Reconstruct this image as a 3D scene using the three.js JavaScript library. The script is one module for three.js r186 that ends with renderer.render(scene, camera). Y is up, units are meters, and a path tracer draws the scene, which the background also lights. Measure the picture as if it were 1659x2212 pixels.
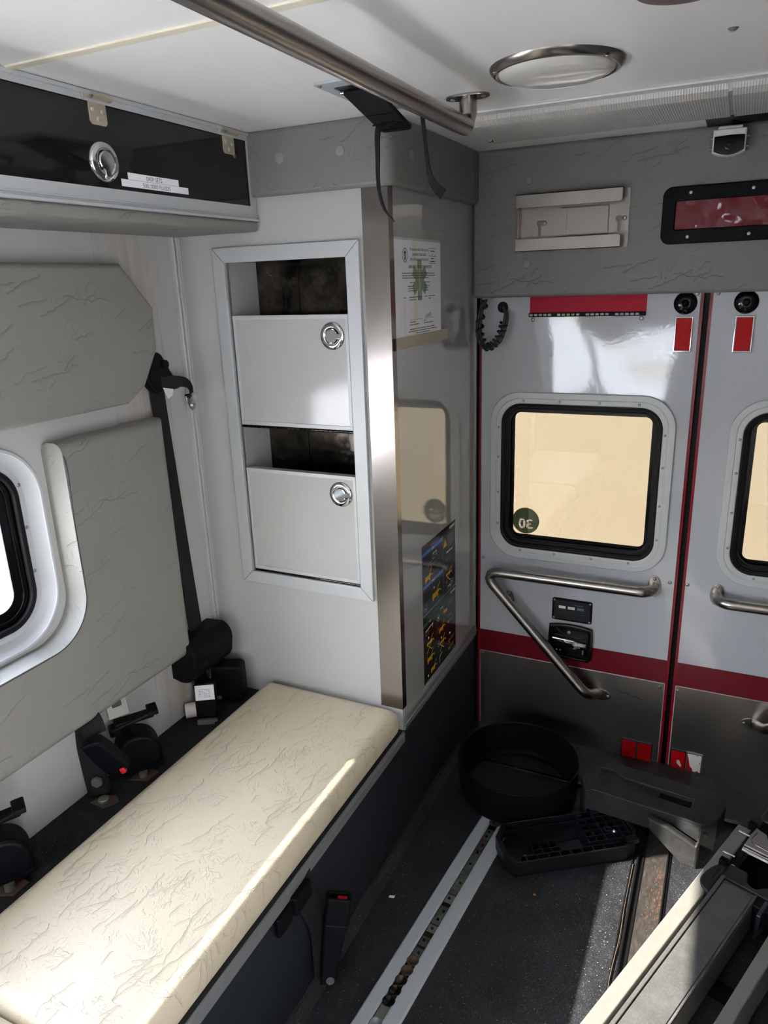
import * as THREE from 'three';
import { RoundedBoxGeometry } from 'three/addons/geometries/RoundedBoxGeometry.js';
import { mergeGeometries } from 'three/addons/utils/BufferGeometryUtils.js';
import { Brush, Evaluator, SUBTRACTION } from 'three-bvh-csg';

// ---------------------------------------------------------------- camera, sky, sun, exposure
const scene = new THREE.Scene();
const camera = new THREE.PerspectiveCamera(70.13, 1659 / 2212, 0.02, 200);
{
  const m = new THREE.Matrix4().makeBasis(
    new THREE.Vector3(0.90353, -0.03395, -0.42718),
    new THREE.Vector3(-0.09933, 0.95312, -0.28584),
    new THREE.Vector3(0.41686, 0.30069, 0.85779));
  camera.quaternion.setFromRotationMatrix(m);
  camera.position.set(0, 1.458, 2.083);
}
const renderer = new THREE.WebGLRenderer({ antialias: true });
renderer.toneMapping = THREE.LinearToneMapping;
renderer.toneMappingExposure = 3.9;
renderer.shadowMap.enabled = true;

{ // hazy sky: pale at the horizon, bluer overhead, brightening smoothly towards the sun on the left
  const w = 96, h = 64, d = new Float32Array(w * h * 4), S = [-0.716, 0.537, 0.444];
  for (let y = 0; y < h; y++) for (let x = 0; x < w; x++) {
    const el = ((y + 0.5) / h - 0.5) * Math.PI, az = ((x + 0.5) / w - 0.5) * 2 * Math.PI, e = Math.max(0, Math.sin(el)), k = Math.pow(e, 0.6), o = (y * w + x) * 4;
    const c = Math.cos(el) * (Math.cos(az) * S[0] + Math.sin(az) * S[2]) + Math.sin(el) * S[1], L = 0.55 + 1.5 * Math.pow((1 + c) / 2, 3);
    d[o] = L * (1.03 - 0.4 * k); d[o + 1] = L * (1.0 - 0.28 * k); d[o + 2] = L * (0.97 - 0.02 * k); d[o + 3] = 1;
  }
  const t = new THREE.DataTexture(d, w, h, THREE.RGBAFormat, THREE.FloatType);
  t.mapping = THREE.EquirectangularReflectionMapping; t.magFilter = THREE.LinearFilter; t.needsUpdate = true;
  scene.background = t;
  scene.backgroundIntensity = 4.5;
}
const sun = new THREE.DirectionalLight(0xfff6ea, 9.5);
sun.position.set(-0.716 * 14, 0.537 * 14, 0.444 * 14);
sun.target.position.set(0, 0, 0);
sun.castShadow = true; sun.shadow.mapSize.set(4096, 4096);
Object.assign(sun.shadow.camera, { left: -8, right: 8, top: 8, bottom: -8, near: 0.1, far: 40 });
scene.add(sun, sun.target);

// ---------------------------------------------------------------- helpers
const V = (x, y, z) => new THREE.Vector3(x, y, z);
let seed = 7;
const rnd = () => { seed = (seed * 16807) % 2147483647; return (seed - 1) / 2147483646; };
const rr = (a, b) => a + (b - a) * rnd();
const names = {};
function numbered(n) { const k = names[n] = (names[n] ?? -1) + 1; return k ? n + '_' + String(k).padStart(3, '0') : n; }

function flat(g) {                                 // non-indexed, uv in metres projected on the nearest axis
  const keep = g.userData.keepUV, n = g.index ? g.toNonIndexed() : g;
  for (const k of Object.keys(n.attributes)) if (!['position', 'normal', 'uv'].includes(k)) n.deleteAttribute(k);
  if (!n.attributes.normal) n.computeVertexNormals();
  if (!keep) {
    const p = n.attributes.position, q = n.attributes.normal, uv = new Float32Array(p.count * 2);
    for (let i = 0; i < p.count; i += 3) {
      let ax = 0, ay = 0, az = 0;
      for (let j = i; j < i + 3; j++) { ax += q.getX(j); ay += q.getY(j); az += q.getZ(j); }
      ax = Math.abs(ax); ay = Math.abs(ay); az = Math.abs(az);
      for (let j = i; j < i + 3; j++) {
        const x = p.getX(j), y = p.getY(j), z = p.getZ(j);
        uv[2 * j] = ax > ay && ax > az ? -z : x;
        uv[2 * j + 1] = ay >= ax && ay >= az ? -z : y;
      }
    }
    n.setAttribute('uv', new THREE.BufferAttribute(uv, 2));
  }
  n.morphAttributes = {}; n.clearGroups();
  return n;
}
function part(name, geos, mat, parent = scene, label) {
  geos = (Array.isArray(geos) ? geos : [geos]).map(flat);
  const m = new THREE.Mesh(geos.length > 1 ? mergeGeometries(geos) : geos[0], mat);
  m.castShadow = m.receiveShadow = true;
  m.name = parent === scene ? numbered(name) : name;
  if (label) m.userData.label = label;
  parent.add(m);
  return m;
}
function tag(o, label, category, group) {
  Object.assign(o.userData, { label, category });
  if (group) o.userData.group = group;
  return o;
}
function thing(name, label, category, pos = [0, 0, 0], group, turn = 0) {
  const o = new THREE.Group(); o.name = numbered(name);
  o.position.set(...pos); o.rotation.y = turn;
  scene.add(o);
  return tag(o, label, category, group);
}
function structure(name, pos = [0, 0, 0]) {
  const o = new THREE.Group(); o.name = name; o.position.set(...pos); o.userData.kind = 'structure';
  scene.add(o); return o;
}
function copyOf(src, pos, label, turn) {
  const c = src.clone(); c.name = numbered(src.name.replace(/_\d{3}$/, '')); c.userData = { ...src.userData };
  c.position.set(...pos); if (turn !== undefined) c.rotation.y = turn;
  if (label) c.userData.label = label;
  scene.add(c); return c;
}
const mv = (g, x = 0, y = 0, z = 0) => (g.translate(x, y, z), g);
function box(w, h, d, x = 0, y = 0, z = 0, r = 0, s = 2) {
  const g = r > 0 ? new RoundedBoxGeometry(w, h, d, s, Math.min(r, w / 2.01, h / 2.01, d / 2.01)) : new THREE.BoxGeometry(w, h, d);
  return mv(g, x, y, z);
}
const span = (x0, x1, y0, y1, z0, z1, r = 0, s = 2) => box(Math.abs(x1 - x0), Math.abs(y1 - y0), Math.abs(z1 - z0), (x0 + x1) / 2, (y0 + y1) / 2, (z0 + z1) / 2, r, s);
function toAxis(g, axis) {                          // geometry modelled along +z turned to face +x, +y or +z
  if (axis === 'x') g.rotateY(Math.PI / 2); else if (axis === 'y') g.rotateX(-Math.PI / 2); else if (axis === '-y') g.rotateX(Math.PI / 2);
  return g;
}
function disc(r, h, axis, x, y, z, seg = 24, r2 = r) { // cylinder whose base lies at the point and which grows along the axis
  const g = new THREE.CylinderGeometry(r2, r, h, seg); g.translate(0, h / 2, 0); g.rotateX(Math.PI / 2);
  return mv(toAxis(g, axis), x, y, z);
}
function dome(r, h, axis, x, y, z, seg = 20) {
  const pts = []; for (let i = 0; i <= 6; i++) { const a = i / 6 * Math.PI / 2; pts.push(new THREE.Vector2(r * Math.cos(a) + 1e-5, h * Math.sin(a))); }
  const g = new THREE.LatheGeometry(pts, seg); g.rotateX(Math.PI / 2);
  return mv(toAxis(g, axis), x, y, z);
}
function lathe(profile, axis, x, y, z, seg = 40) {
  const g = new THREE.LatheGeometry(profile.map(([a, b]) => new THREE.Vector2(a, b)), seg); g.rotateX(Math.PI / 2);
  return mv(toAxis(g, axis), x, y, z);
}
function rrect(w, h, r, cx = 0, cy = 0, S = THREE.Shape) {
  const s = new S(), x = cx - w / 2, y = cy - h / 2;
  s.moveTo(x + r, y); s.lineTo(x + w - r, y); s.absarc(x + w - r, y + r, r, -Math.PI / 2, 0);
  s.lineTo(x + w, y + h - r); s.absarc(x + w - r, y + h - r, r, 0, Math.PI / 2);
  s.lineTo(x + r, y + h); s.absarc(x + r, y + h - r, r, Math.PI / 2, Math.PI);
  s.lineTo(x, y + r); s.absarc(x + r, y + r, r, Math.PI, Math.PI * 1.5);
  return s;
}
function poly(pts, S = THREE.Shape) { const s = new S(); pts.forEach(([a, b], i) => i ? s.lineTo(a, b) : s.moveTo(a, b)); s.closePath(); return s; }
function ext(shape, depth, bevel = 0, axis = 'z', x = 0, y = 0, z = 0, o = {}) { // outer size of the shape is kept, the bevel eats inwards
  const g = new THREE.ExtrudeGeometry(shape, bevel ? { depth: depth - bevel * 2, bevelEnabled: true, bevelThickness: bevel, bevelSize: bevel, bevelOffset: -bevel, bevelSegments: o.bs ?? 3, curveSegments: o.cs ?? 10 } : { depth, bevelEnabled: false, curveSegments: o.cs ?? 10 });
  if (bevel) g.translate(0, 0, bevel);
  return mv(toAxis(g, axis), x, y, z);
}
function ring(w, h, r, w2, h2, r2, depth, bevel, axis, x, y, z, dx = 0, dy = 0) {
  const s = rrect(w, h, r); s.holes.push(rrect(w2, h2, r2, dx, dy, THREE.Path));
  return ext(s, depth, bevel, axis, x, y, z, { cs: 14 });
}
function tube(pts, r, o = {}) {
  return new THREE.TubeGeometry(new THREE.CatmullRomCurve3(pts.map((p) => V(...p)), !!o.closed, 'centripetal'), o.n ?? pts.length * 8, r, o.k ?? 10, !!o.closed);
}
function bent(pts, r, bend, k = 16) {               // straight pipe runs joined by rounded bends
  const path = new THREE.CurvePath(), P = pts.map((p) => V(...p));
  let last = P[0];
  for (let i = 1; i < P.length - 1; i++) {
    const a = P[i].clone().sub(P[i - 1]).normalize(), b = P[i + 1].clone().sub(P[i]).normalize(), q = Array.isArray(bend) ? bend[i - 1] : bend;
    const s = P[i].clone().addScaledVector(a, -q), e = P[i].clone().addScaledVector(b, q);
    path.add(new THREE.LineCurve3(last, s));
    path.add(new THREE.CubicBezierCurve3(s, s.clone().addScaledVector(a, q * 0.56), e.clone().addScaledVector(b, -q * 0.56), e));
    last = e;
  }
  path.add(new THREE.LineCurve3(last, P[P.length - 1]));
  return new THREE.TubeGeometry(path, (P.length - 1) * 22, r, k, false);
}
function rod(a, b, r, k = 12) { return new THREE.TubeGeometry(new THREE.LineCurve3(V(...a), V(...b)), 1, r, k, false); }
function ribbon(pts, w, t, side) {                  // webbing: a strip with thickness along a curve; side(i) gives the width direction
  const c = new THREE.CatmullRomCurve3(pts.map((p) => V(...p)), false, 'centripetal'), n = 40, pos = [], idx = [];
  for (let i = 0; i <= n; i++) {
    const u = i / n, p = c.getPoint(u), d = c.getTangent(u), s = V(...side(u)).normalize();
    s.addScaledVector(d, -s.dot(d)).normalize();
    const q = d.clone().cross(s).normalize(), ww = typeof w === 'function' ? w(u) : w;
    for (const [a, b] of [[-1, -1], [1, -1], [1, 1], [-1, 1]]) pos.push(...p.clone().addScaledVector(s, a * ww / 2).addScaledVector(q, b * t / 2).toArray());
    if (i < n) for (let k = 0; k < 4; k++) { const a = i * 4 + k, b = i * 4 + (k + 1) % 4; idx.push(a, b, a + 4, b, b + 4, a + 4); }
  }
  idx.push(0, 2, 1, 0, 3, 2); const e = n * 4; idx.push(e, e + 1, e + 2, e, e + 2, e + 3);
  const g = new THREE.BufferGeometry(); g.setAttribute('position', new THREE.Float32BufferAttribute(pos, 3)); g.setIndex(idx);
  const f = g.toNonIndexed(); f.computeVertexNormals(); return f;
}
function sheet(w, h, t = 0.0004) { const g = new THREE.BoxGeometry(w, h, t); g.userData.keepUV = true; return g; }
function sheetX(z0, z1, y0, y1, x, t = 0.0004) { const g = sheet(Math.abs(z1 - z0), Math.abs(y1 - y0), t); g.rotateY(Math.PI / 2); g.userData.keepUV = true; return mv(g, x + t / 2, (y0 + y1) / 2, (z0 + z1) / 2); }
function sheetZ(x0, x1, y0, y1, z, t = 0.0004) { const g = sheet(Math.abs(x1 - x0), Math.abs(y1 - y0), t); return mv(g, (x0 + x1) / 2, (y0 + y1) / 2, z + t / 2); }
function loftRing(w1, h1, r1, a, w2, h2, r2, b, axis, x, y, z) { // sloping band between two rounded rectangles at depths a and b
  const p = rrect(w1, h1, r1).getPoints(12), q = rrect(w2, h2, r2).getPoints(12), pos = [];
  for (let i = 0; i < p.length; i++) { const j = (i + 1) % p.length; for (const [v, d] of [[p[i], a], [p[j], a], [q[j], b], [p[i], a], [q[j], b], [q[i], b]]) pos.push(v.x, v.y, d); }
  const g = new THREE.BufferGeometry(); g.setAttribute('position', new THREE.Float32BufferAttribute(pos, 3)); g.computeVertexNormals(); g.scale(1, 1, 1);
  return mv(toAxis(g, axis), x, y, z);
}
// a screw head with a cross slot, modelled along +z, then turned
function screw(r, axis, x, y, z) {
  const g = [dome(r, r * 0.5, 'z', 0, 0, 0, 12), box(r * 1.1, r * 0.22, r * 0.3, 0, 0, r * 0.42), box(r * 0.22, r * 1.1, r * 0.3, 0, 0, r * 0.42)].map((q) => mv(toAxis(q, axis), x, y, z));
  return g;
}

// ---------------------------------------------------------------- textures
function canvasTex(w, h, draw, color = true, repeat) {
  const c = document.createElement('canvas'); c.width = w; c.height = h;
  const g = c.getContext('2d'); draw(g, w, h);
  const t = new THREE.CanvasTexture(c);
  if (color) t.colorSpace = THREE.SRGBColorSpace;
  t.anisotropy = 8;
  if (repeat) { t.wrapS = t.wrapT = THREE.RepeatWrapping; t.repeat.set(1 / repeat[0], 1 / repeat[1]); }
  return t;
}
function noiseTex(n, f, repeat, color = false) {
  const d = new Uint8Array(n * n * 4);
  for (let y = 0; y < n; y++) for (let x = 0; x < n; x++) { const v = f(x, y), o = (y * n + x) * 4; d[o] = v[0]; d[o + 1] = v[1]; d[o + 2] = v[2]; d[o + 3] = 255; }
  const t = new THREE.DataTexture(d, n, n); t.magFilter = THREE.LinearFilter; t.minFilter = THREE.LinearMipmapLinearFilter; t.generateMipmaps = true; t.wrapS = t.wrapT = THREE.RepeatWrapping;
  t.repeat.set(1 / repeat, 1 / repeat); if (color) t.colorSpace = THREE.SRGBColorSpace; t.needsUpdate = true; return t;
}
function smoothNoise(n, cell) {                     // tiling value noise
  const m = n / cell, g = Array.from({ length: m * m }, rnd), s = (t) => t * t * (3 - 2 * t);
  return (x, y) => {
    const fx = x / cell, fy = y / cell, x0 = Math.floor(fx) % m, y0 = Math.floor(fy) % m, x1 = (x0 + 1) % m, y1 = (y0 + 1) % m, u = s(fx % 1), v = s(fy % 1);
    return (g[y0 * m + x0] * (1 - u) + g[y0 * m + x1] * u) * (1 - v) + (g[y1 * m + x0] * (1 - u) + g[y1 * m + x1] * u) * v;
  };
}
function wander(g, x, y, a0, len, wob, step = 5) { // a line that keeps its heading but trembles
  g.beginPath(); g.moveTo(x, y);
  for (let s = 0, a = a0; s < len; s += step) { a = a0 + (a - a0) * 0.7 + rr(-wob, wob) * 1.6; x += Math.cos(a) * step; y += Math.sin(a) * step; g.lineTo(x, y); }
  g.stroke();
}
// vinyl hide: long wandering folds, nests of short cross creases and a fine pebble
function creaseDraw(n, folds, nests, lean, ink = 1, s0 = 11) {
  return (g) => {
    seed = s0; const shadeMap = ink < 1;
    g.fillStyle = shadeMap ? '#f4f3f0' : '#b4b4b4'; g.fillRect(0, 0, n, n);
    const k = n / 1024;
    for (let i = 0; i < 60000 * k; i++) { const v = shadeMap ? 232 + rnd() * 23 | 0 : 165 + rnd() * 34 | 0; g.fillStyle = `rgb(${v},${v},${v})`; g.fillRect(rnd() * n, rnd() * n, 2, 2); }
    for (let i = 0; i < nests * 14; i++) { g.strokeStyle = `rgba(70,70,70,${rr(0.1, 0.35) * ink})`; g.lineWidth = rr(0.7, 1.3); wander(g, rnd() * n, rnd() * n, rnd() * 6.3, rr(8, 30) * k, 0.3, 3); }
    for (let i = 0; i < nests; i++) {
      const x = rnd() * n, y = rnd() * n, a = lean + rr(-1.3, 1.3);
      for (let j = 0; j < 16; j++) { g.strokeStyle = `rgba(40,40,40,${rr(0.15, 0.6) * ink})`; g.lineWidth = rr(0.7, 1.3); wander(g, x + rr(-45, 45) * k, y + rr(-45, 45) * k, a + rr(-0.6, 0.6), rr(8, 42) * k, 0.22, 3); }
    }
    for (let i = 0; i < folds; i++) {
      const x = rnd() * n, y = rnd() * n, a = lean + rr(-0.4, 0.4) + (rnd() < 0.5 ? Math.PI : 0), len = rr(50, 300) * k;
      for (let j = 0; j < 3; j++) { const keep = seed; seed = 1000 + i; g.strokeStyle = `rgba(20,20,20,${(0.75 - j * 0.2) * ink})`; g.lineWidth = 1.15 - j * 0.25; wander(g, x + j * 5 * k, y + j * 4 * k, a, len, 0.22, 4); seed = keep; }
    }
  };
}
const creaseA = canvasTex(1024, 1024, creaseDraw(1024, 64, 80, -1.25), false, [0.42, 0.42]);
const creaseB = canvasTex(1024, 1024, creaseDraw(1024, 26, 24, -0.3, 1, 23), false, [0.42, 0.42]);
const creaseShadeA = canvasTex(1024, 1024, creaseDraw(1024, 64, 80, -1.25, 0.3), true, [0.42, 0.42]);  // colour maps: crease shade painted in as darker lines over the bump folds
const creaseShadeB = canvasTex(1024, 1024, creaseDraw(1024, 26, 24, -0.3, 0.28, 23), true, [0.42, 0.42]);
const mottle = (() => { const a = smoothNoise(256, 8), b = smoothNoise(256, 2), c = smoothNoise(256, 64); return noiseTex(256, (x, y) => { const v = 236 + 12 * (a(x, y) - 0.5) + 10 * (b(x, y) - 0.5) + 10 * (c(x, y) - 0.5) | 0; return [v, v, v]; }, 0.22, true); })();
const speck = (() => { // dark flooring with pale and mid grey flecks of one to two millimetres
  const n = 512, a = smoothNoise(n, 64), b = smoothNoise(n, 16), f = new Float32Array(n * n);
  for (let i = 0; i < 15000; i++) { const x = rnd() * n | 0, y = rnd() * n | 0, v = rnd() < 0.12 ? rr(110, 190) : rr(30, 85), q = rnd() < 0.12 ? 2 : 1; for (let j = 0; j < q * q; j++) f[((y + (j / q | 0)) % n) * n + (x + j % q) % n] = v; }
  return noiseTex(n, (x, y) => { const k = 0.55 + 0.35 * a(x, y) + 0.25 * b(x, y), v = Math.min(255, (44 + rnd() * 22) * k + f[y * n + x]); return [v * 0.97, v * 0.98, v]; }, 0.5, true);
})();
const grit = (() => { const a = smoothNoise(512, 4), b = smoothNoise(512, 2); return noiseTex(512, (x, y) => { const v = 255 * (0.55 * a(x, y) + 0.45 * b(x, y)) | 0; return [v, v, v]; }, 0.2); })();
const brushed = (() => { const rows = Array.from({ length: 512 }, () => rnd()), a = smoothNoise(512, 32), b = smoothNoise(512, 128); return noiseTex(512, (x, y) => { const v = 205 + 10 * (rows[y] - 0.5) + 8 * (rnd() - 0.5) + 16 * (a(x, y) - 0.5) + 26 * (b(x, y) - 0.5); return [v, v, v]; }, 0.3); })();
const dusty = (() => { const a = smoothNoise(512, 64), b = smoothNoise(512, 16), c = smoothNoise(512, 4); return noiseTex(512, (x, y) => { const v = 150 + 90 * (a(x, y) - 0.5) + 50 * (b(x, y) - 0.5) + 40 * (c(x, y) - 0.5) + (rnd() > 0.994 ? 70 : 0) | 0; return [v, v, v * 0.98]; }, 0.3, true); })();
const scuffed = (() => { const n = 512, a = smoothNoise(n, 4), b = smoothNoise(n, 32); return noiseTex(n, (x, y) => { const v = Math.min(255, 205 + 30 * (a(x, y) - 0.5) + 26 * (b(x, y) - 0.5) + (rnd() > 0.985 ? 40 : 0)) | 0; return [v, v, v]; }, 0.3, true); })();
const wavy = (() => { const a = smoothNoise(256, 64), b = smoothNoise(256, 32); return noiseTex(256, (x, y) => { const v = 255 * (0.7 * a(x, y) + 0.3 * b(x, y)) | 0; return [v, v, v]; }, 0.9); })();
const ripple = (() => { const a = smoothNoise(256, 64), b = smoothNoise(256, 32); return noiseTex(256, (x, y) => { const v = 255 * (0.75 * a(x, y) + 0.25 * b(x, y)) | 0; return [v, v, v]; }, 0.16); })();

// ---------------------------------------------------------------- materials
const std = (color, roughness, o = {}) => new THREE.MeshStandardMaterial({ color, roughness, metalness: 0, ...o });
const phy = (color, roughness, o = {}) => new THREE.MeshPhysicalMaterial({ color, roughness, metalness: 0, ...o });
const M = {
  ceiling: phy(0xf6f5f2, 0.3),
  seam: std(0xe2dcc4, 0.5),
  laminate: phy(0xb2b2af, 0.13),
  laminateSide: phy(0xa6a5a3, 0.05, { ior: 1.8, clearcoat: 0.6, clearcoatRoughness: 0.03, bumpMap: wavy, bumpScale: 0.0015 }),
  doorSkin: phy(0xb2b5b9, 0.07, { ior: 1.75, bumpMap: wavy, bumpScale: 0.009 }),
  wallPaint: phy(0xb4b4b2, 0.3),
  alu: std(0xbabdbd, 0.42, { metalness: 0.15 }),
  aluWin: std(0xb8bbbd, 0.45, { metalness: 0.1, side: THREE.DoubleSide }),
  aluEdge: std(0x8f9293, 0.4, { metalness: 0.5 }),
  track: std(0xb6bdc2, 0.48, { metalness: 0.2 }),
  steel: std(0x9f9993, 0.22, { metalness: 1 }),
  steelDark: std(0x464b53, 0.6, { metalness: 0.9, roughnessMap: brushed }),
  pipe: std(0xa39e98, 0.26, { metalness: 1 }),
  chrome: std(0xd6d6d6, 0.07, { metalness: 1 }),
  nickel: std(0xcfc6b4, 0.4, { metalness: 0.8 }),
  galv: std(0x77706a, 0.42, { metalness: 0.9, map: dusty, roughnessMap: dusty }),
  screwMetal: std(0x9a9896, 0.35, { metalness: 1 }),
  vinyl: phy(0x7f7e7b, 0.5, { map: creaseShadeB, bumpMap: creaseB, bumpScale: 0.002 }),
  vinylWall: phy(0x8b8a85, 0.5, { map: creaseShadeB, bumpMap: creaseB, bumpScale: 0.0024 }),
  vinylSeat: phy(0xdbcfb5, 0.42, { map: creaseShadeA, bumpMap: creaseA, bumpScale: 0.0028 }),
  button: phy(0x888783, 0.4),
  thread: std(0x3a3c46, 0.8),
  smoked: phy(0x1a1817, 0.05),
  rubber: phy(0x08080a, 0.55, { specularIntensity: 0.5 }),
  glossBlack: phy(0x08080a, 0.12),
  plastic: phy(0x090a0e, 0.5, { specularIntensity: 0.25 }),
  plasticDusty: std(0x2e2f33, 0.6, { map: dusty }),
  blockerGrey: std(0x55565a, 0.4),
  plasticWorn: std(0x5e5e5e, 0.65, { map: scuffed }),
  plasticGrey: std(0x6d6e6e, 0.7, { map: dusty }),
  plasticRib: phy(0x0f1116, 0.4, { specularIntensity: 0.7 }),
  steelShaded: std(0x86807a, 0.34, { metalness: 1 }),  // darker copy of steel, shade of the recessed back plate put into its colour
  webbing: std(0x07080d, 0.85, { bumpMap: grit, bumpScale: 0.0004 }),
  carpet: std(0x6a6c74, 0.95, { map: speck, bumpMap: grit, bumpScale: 0.002 }),
  floor: std(0xb0b4be, 0.5, { map: speck, bumpMap: grit, bumpScale: 0.0007 }),
  redPaint: phy(0x7d0a1b, 0.22),
  redStripe: phy(0x66081b, 0.3),
  redFilm: phy(0xb0102e, 0.4, { specularIntensity: 0.25 }),
  reflector: phy(0xb5040d, 0.3, { specularIntensity: 0.3, bumpMap: grit, bumpScale: 0.0006 }),
  redLens: phy(0x6d0a20, 0.08, { bumpMap: ripple, bumpScale: 0.012 }),
  redButton: phy(0xc01626, 0.35),
  white: std(0xe4e4e2, 0.5),
  tape: phy(0xcdc2a8, 0.4, { transparent: true, opacity: 0.72 }),
  clearFilm: phy(0xcfcfca, 0.25, { transparent: true, opacity: 0.35 }),
  frosted: phy(0xdad8d0, 0.06),
  prism: phy(0xc9c7c2, 0.3),
  tintCab: phy(0xe4e6e6, 0.0, { transmission: 1, thickness: 0, ior: 1.5 }),
  glass: phy(0xffffff, 0.0, { transmission: 1, thickness: 0, ior: 1.5 }),
  tintRear: phy(0x858481, 0.0, { transmission: 1, thickness: 0, ior: 1.5 }),
  tintSide: phy(0xcccecd, 0.0, { transmission: 1, thickness: 0, ior: 1.5 }),
  cotRail: std(0x7a7872, 0.6, { map: mottle }),
  rust: std(0x4c3a2e, 0.85, { metalness: 0.2 }),
  zinc: std(0x8e8f87, 0.45, { metalness: 0.8 }),
  cable: std(0x3b3d3f, 0.5),
  loom: std(0x15181a, 0.45),
  beigeWall: std(0xe6d5b4, 0.9),
  whiteWall: std(0xe9e6ee, 0.85),
  concrete: std(0xd2d1cf, 0.95),
  shell: std(0xd8d8d6, 0.5),
};
const F0 = 0.008, CEIL = 1.78, XC = -0.694, ZC = 0.586, XL = -1.26, XR = 1.1, ZF = 2.95;

// ---------------------------------------------------------------- the shell of the vehicle
const zs = (z0, z1, y0, y1) => [[-z0, y0], [-z1, y0], [-z1, y1], [-z0, y1]];   // rectangle on an x-facing wall
{
  const s = structure('floor');
  part('deck', span(-1.31, 1.15, -0.1, F0, 0.0, 3.0), M.floor, s);
  // vinyl turned up along the bench foot
  part('cove', ext(poly([[-0.694, F0 - 0.004], [-0.67, F0 - 0.004], [-0.671, F0 + 0.004], [-0.678, F0 + 0.008], [-0.687, F0 + 0.018], [-0.69, F0 + 0.03], [-0.694, F0 + 0.03]]), 2.2, 0, 'z', 0, 0, 0.15), M.floor, s);
  // moulded coin dots still showing in the worn middle
  const dot = new THREE.TorusGeometry(0.0082, 0.0007, 5, 20); dot.rotateX(Math.PI / 2);
  const dots = [];
  for (let i = 0; i < 12; i++) for (let j = 0; j < 7; j++) {
    const x = -0.3 + j * 0.0195 + (i % 2) * 0.0097, z = 0.75 + i * 0.0185;
    if (Math.hypot((x + 0.25) / 0.06, (z - 0.86) / 0.12) < 1 + 0.25 * Math.sin(i * 5 + j * 3)) dots.push([x, z]);
  }
  for (const [x, z] of dots) part('coin_dot', mv(dot.clone(), x, F0 + 0.0002, z), M.floor, s);
}
{
  const s = structure('ceiling');
  part('ceiling_panel', span(-1.31, 1.15, CEIL, CEIL + 0.05, -0.05, 1.203), M.ceiling, s);
  part('ceiling_panel', span(-1.31, 1.15, CEIL, CEIL + 0.05, 1.207, 3.0), M.ceiling, s);
  part('seam_batten', span(-1.02, 0.9, CEIL - 0.0025, CEIL + 0.001, 1.196, 1.214, 0.0012), M.seam, s);
}
{ // left wall with its window opening
  const sh = poly(zs(0, 3.0, -0.1, 1.84)); sh.holes.push(rrect(1.28, 0.403, 0.105, -1.74, 0.9735, THREE.Path));
  const s = structure('wall_left');
  part('lining', ext(sh, 0.05, 0, 'x', XL - 0.05), M.wallPaint, s);
  const stains = canvasTex(512, 1024, (g, w, h) => {
    g.fillStyle = '#b3b3b1'; g.fillRect(0, 0, w, h);
    for (let i = 0; i < 420; i++) {
      const u = 0.12 + 0.5 * Math.pow(rnd(), 1.0), x = (u + 0.12 * Math.sin(i)) * w, y = rnd() * h, a = rr(0.02, 0.1);
      g.fillStyle = `rgba(${150 + rnd() * 40 | 0},${120 + rnd() * 30 | 0},${90 + rnd() * 20 | 0},${a})`;
      g.beginPath(); g.ellipse(x, y, rr(3, 16), rr(30, 150), 0, 0, 6.3); g.fill();
    }
    for (let i = 0; i < 900; i++) { const x = (0.5 + 0.2 * rnd()) * w, y = (0.3 + 0.7 * rnd()) * h; g.fillStyle = `rgba(140,100,70,${rr(0.15, 0.5)})`; g.fillRect(x, y, rr(1, 3), rr(1, 4)); }
    for (let i = 0; i < 5; i++) { g.strokeStyle = 'rgba(120,85,55,0.35)'; g.lineWidth = 2; wander(g, (0.42 + 0.06 * i) * w, rr(0, 200), 1.57, rr(500, 900), 0.05); }
  });
  const st = phy(0xffffff, 0.35, { map: stains });
  part('stained_lining', sheetX(0.86, 0.6, 0.36, 1.578, XL, 0.001), st, s);
}
{ // right wall with the open side door
  const sh = poly(zs(0, 3.0, -0.1, 1.84));
  sh.holes.push(rrect(0.8, 1.68, 0.03, -2.5, 0.86, THREE.Path));
  const s = structure('wall_right');
  part('lining', ext(sh, 0.05, 0, 'x', XR), M.wallPaint, s);
  part('added_light_blocker', span(0.56, XR, F0, CEIL - 0.002, 0.06, 2.0), M.blockerGrey, s);  // unseen dark volume, added to keep side-door light off the bench front
}
{ // bulkhead with the window through to the cab
  const sh = poly([[-1.31, -0.1], [1.15, -0.1], [1.15, 1.84], [-1.31, 1.84]]);
  sh.holes.push(rrect(0.34, 0.5, 0.04, -1.03, 0.96, THREE.Path), rrect(0.45, 0.42, 0.04, -0.58, 0.9, THREE.Path));
  const s = structure('wall_front');
  part('lining', ext(sh, 0.05, 0, 'z', 0, 0, ZF), M.wallPaint, s);
  part('pane', span(-1.24, 0.04, 0.68, 1.46, ZF + 0.02, ZF + 0.021), M.tintCab, structure('window_4'));
}
{ // rear wall round the doors
  const s = structure('wall_rear');
  const sh = poly([[-1.31, -0.25], [-0.7, -0.25], [-0.7, 1.43], [0.53, 1.43], [0.53, -0.25], [1.15, -0.25], [1.15, 1.84], [-1.31, 1.84]]);
  part('lining', ext(sh, 0.05, 0, 'z', 0, 0, -0.05), M.wallPaint, s);
  part('door_seal', [span(-0.71, -0.68, -0.25, 1.45, -0.045, -0.012), span(-0.097, -0.073, -0.25, 1.45, -0.045, -0.02), span(0.5, 0.54, -0.25, 1.45, -0.045, -0.012)], M.rubber, s);
  part('sill', span(-0.7, 0.53, -0.25, -0.06, -0.045, 0.0), M.rubber, s);
}
const WIN = [[-0.388, 0.885], [0.259, 0.885]];
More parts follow.
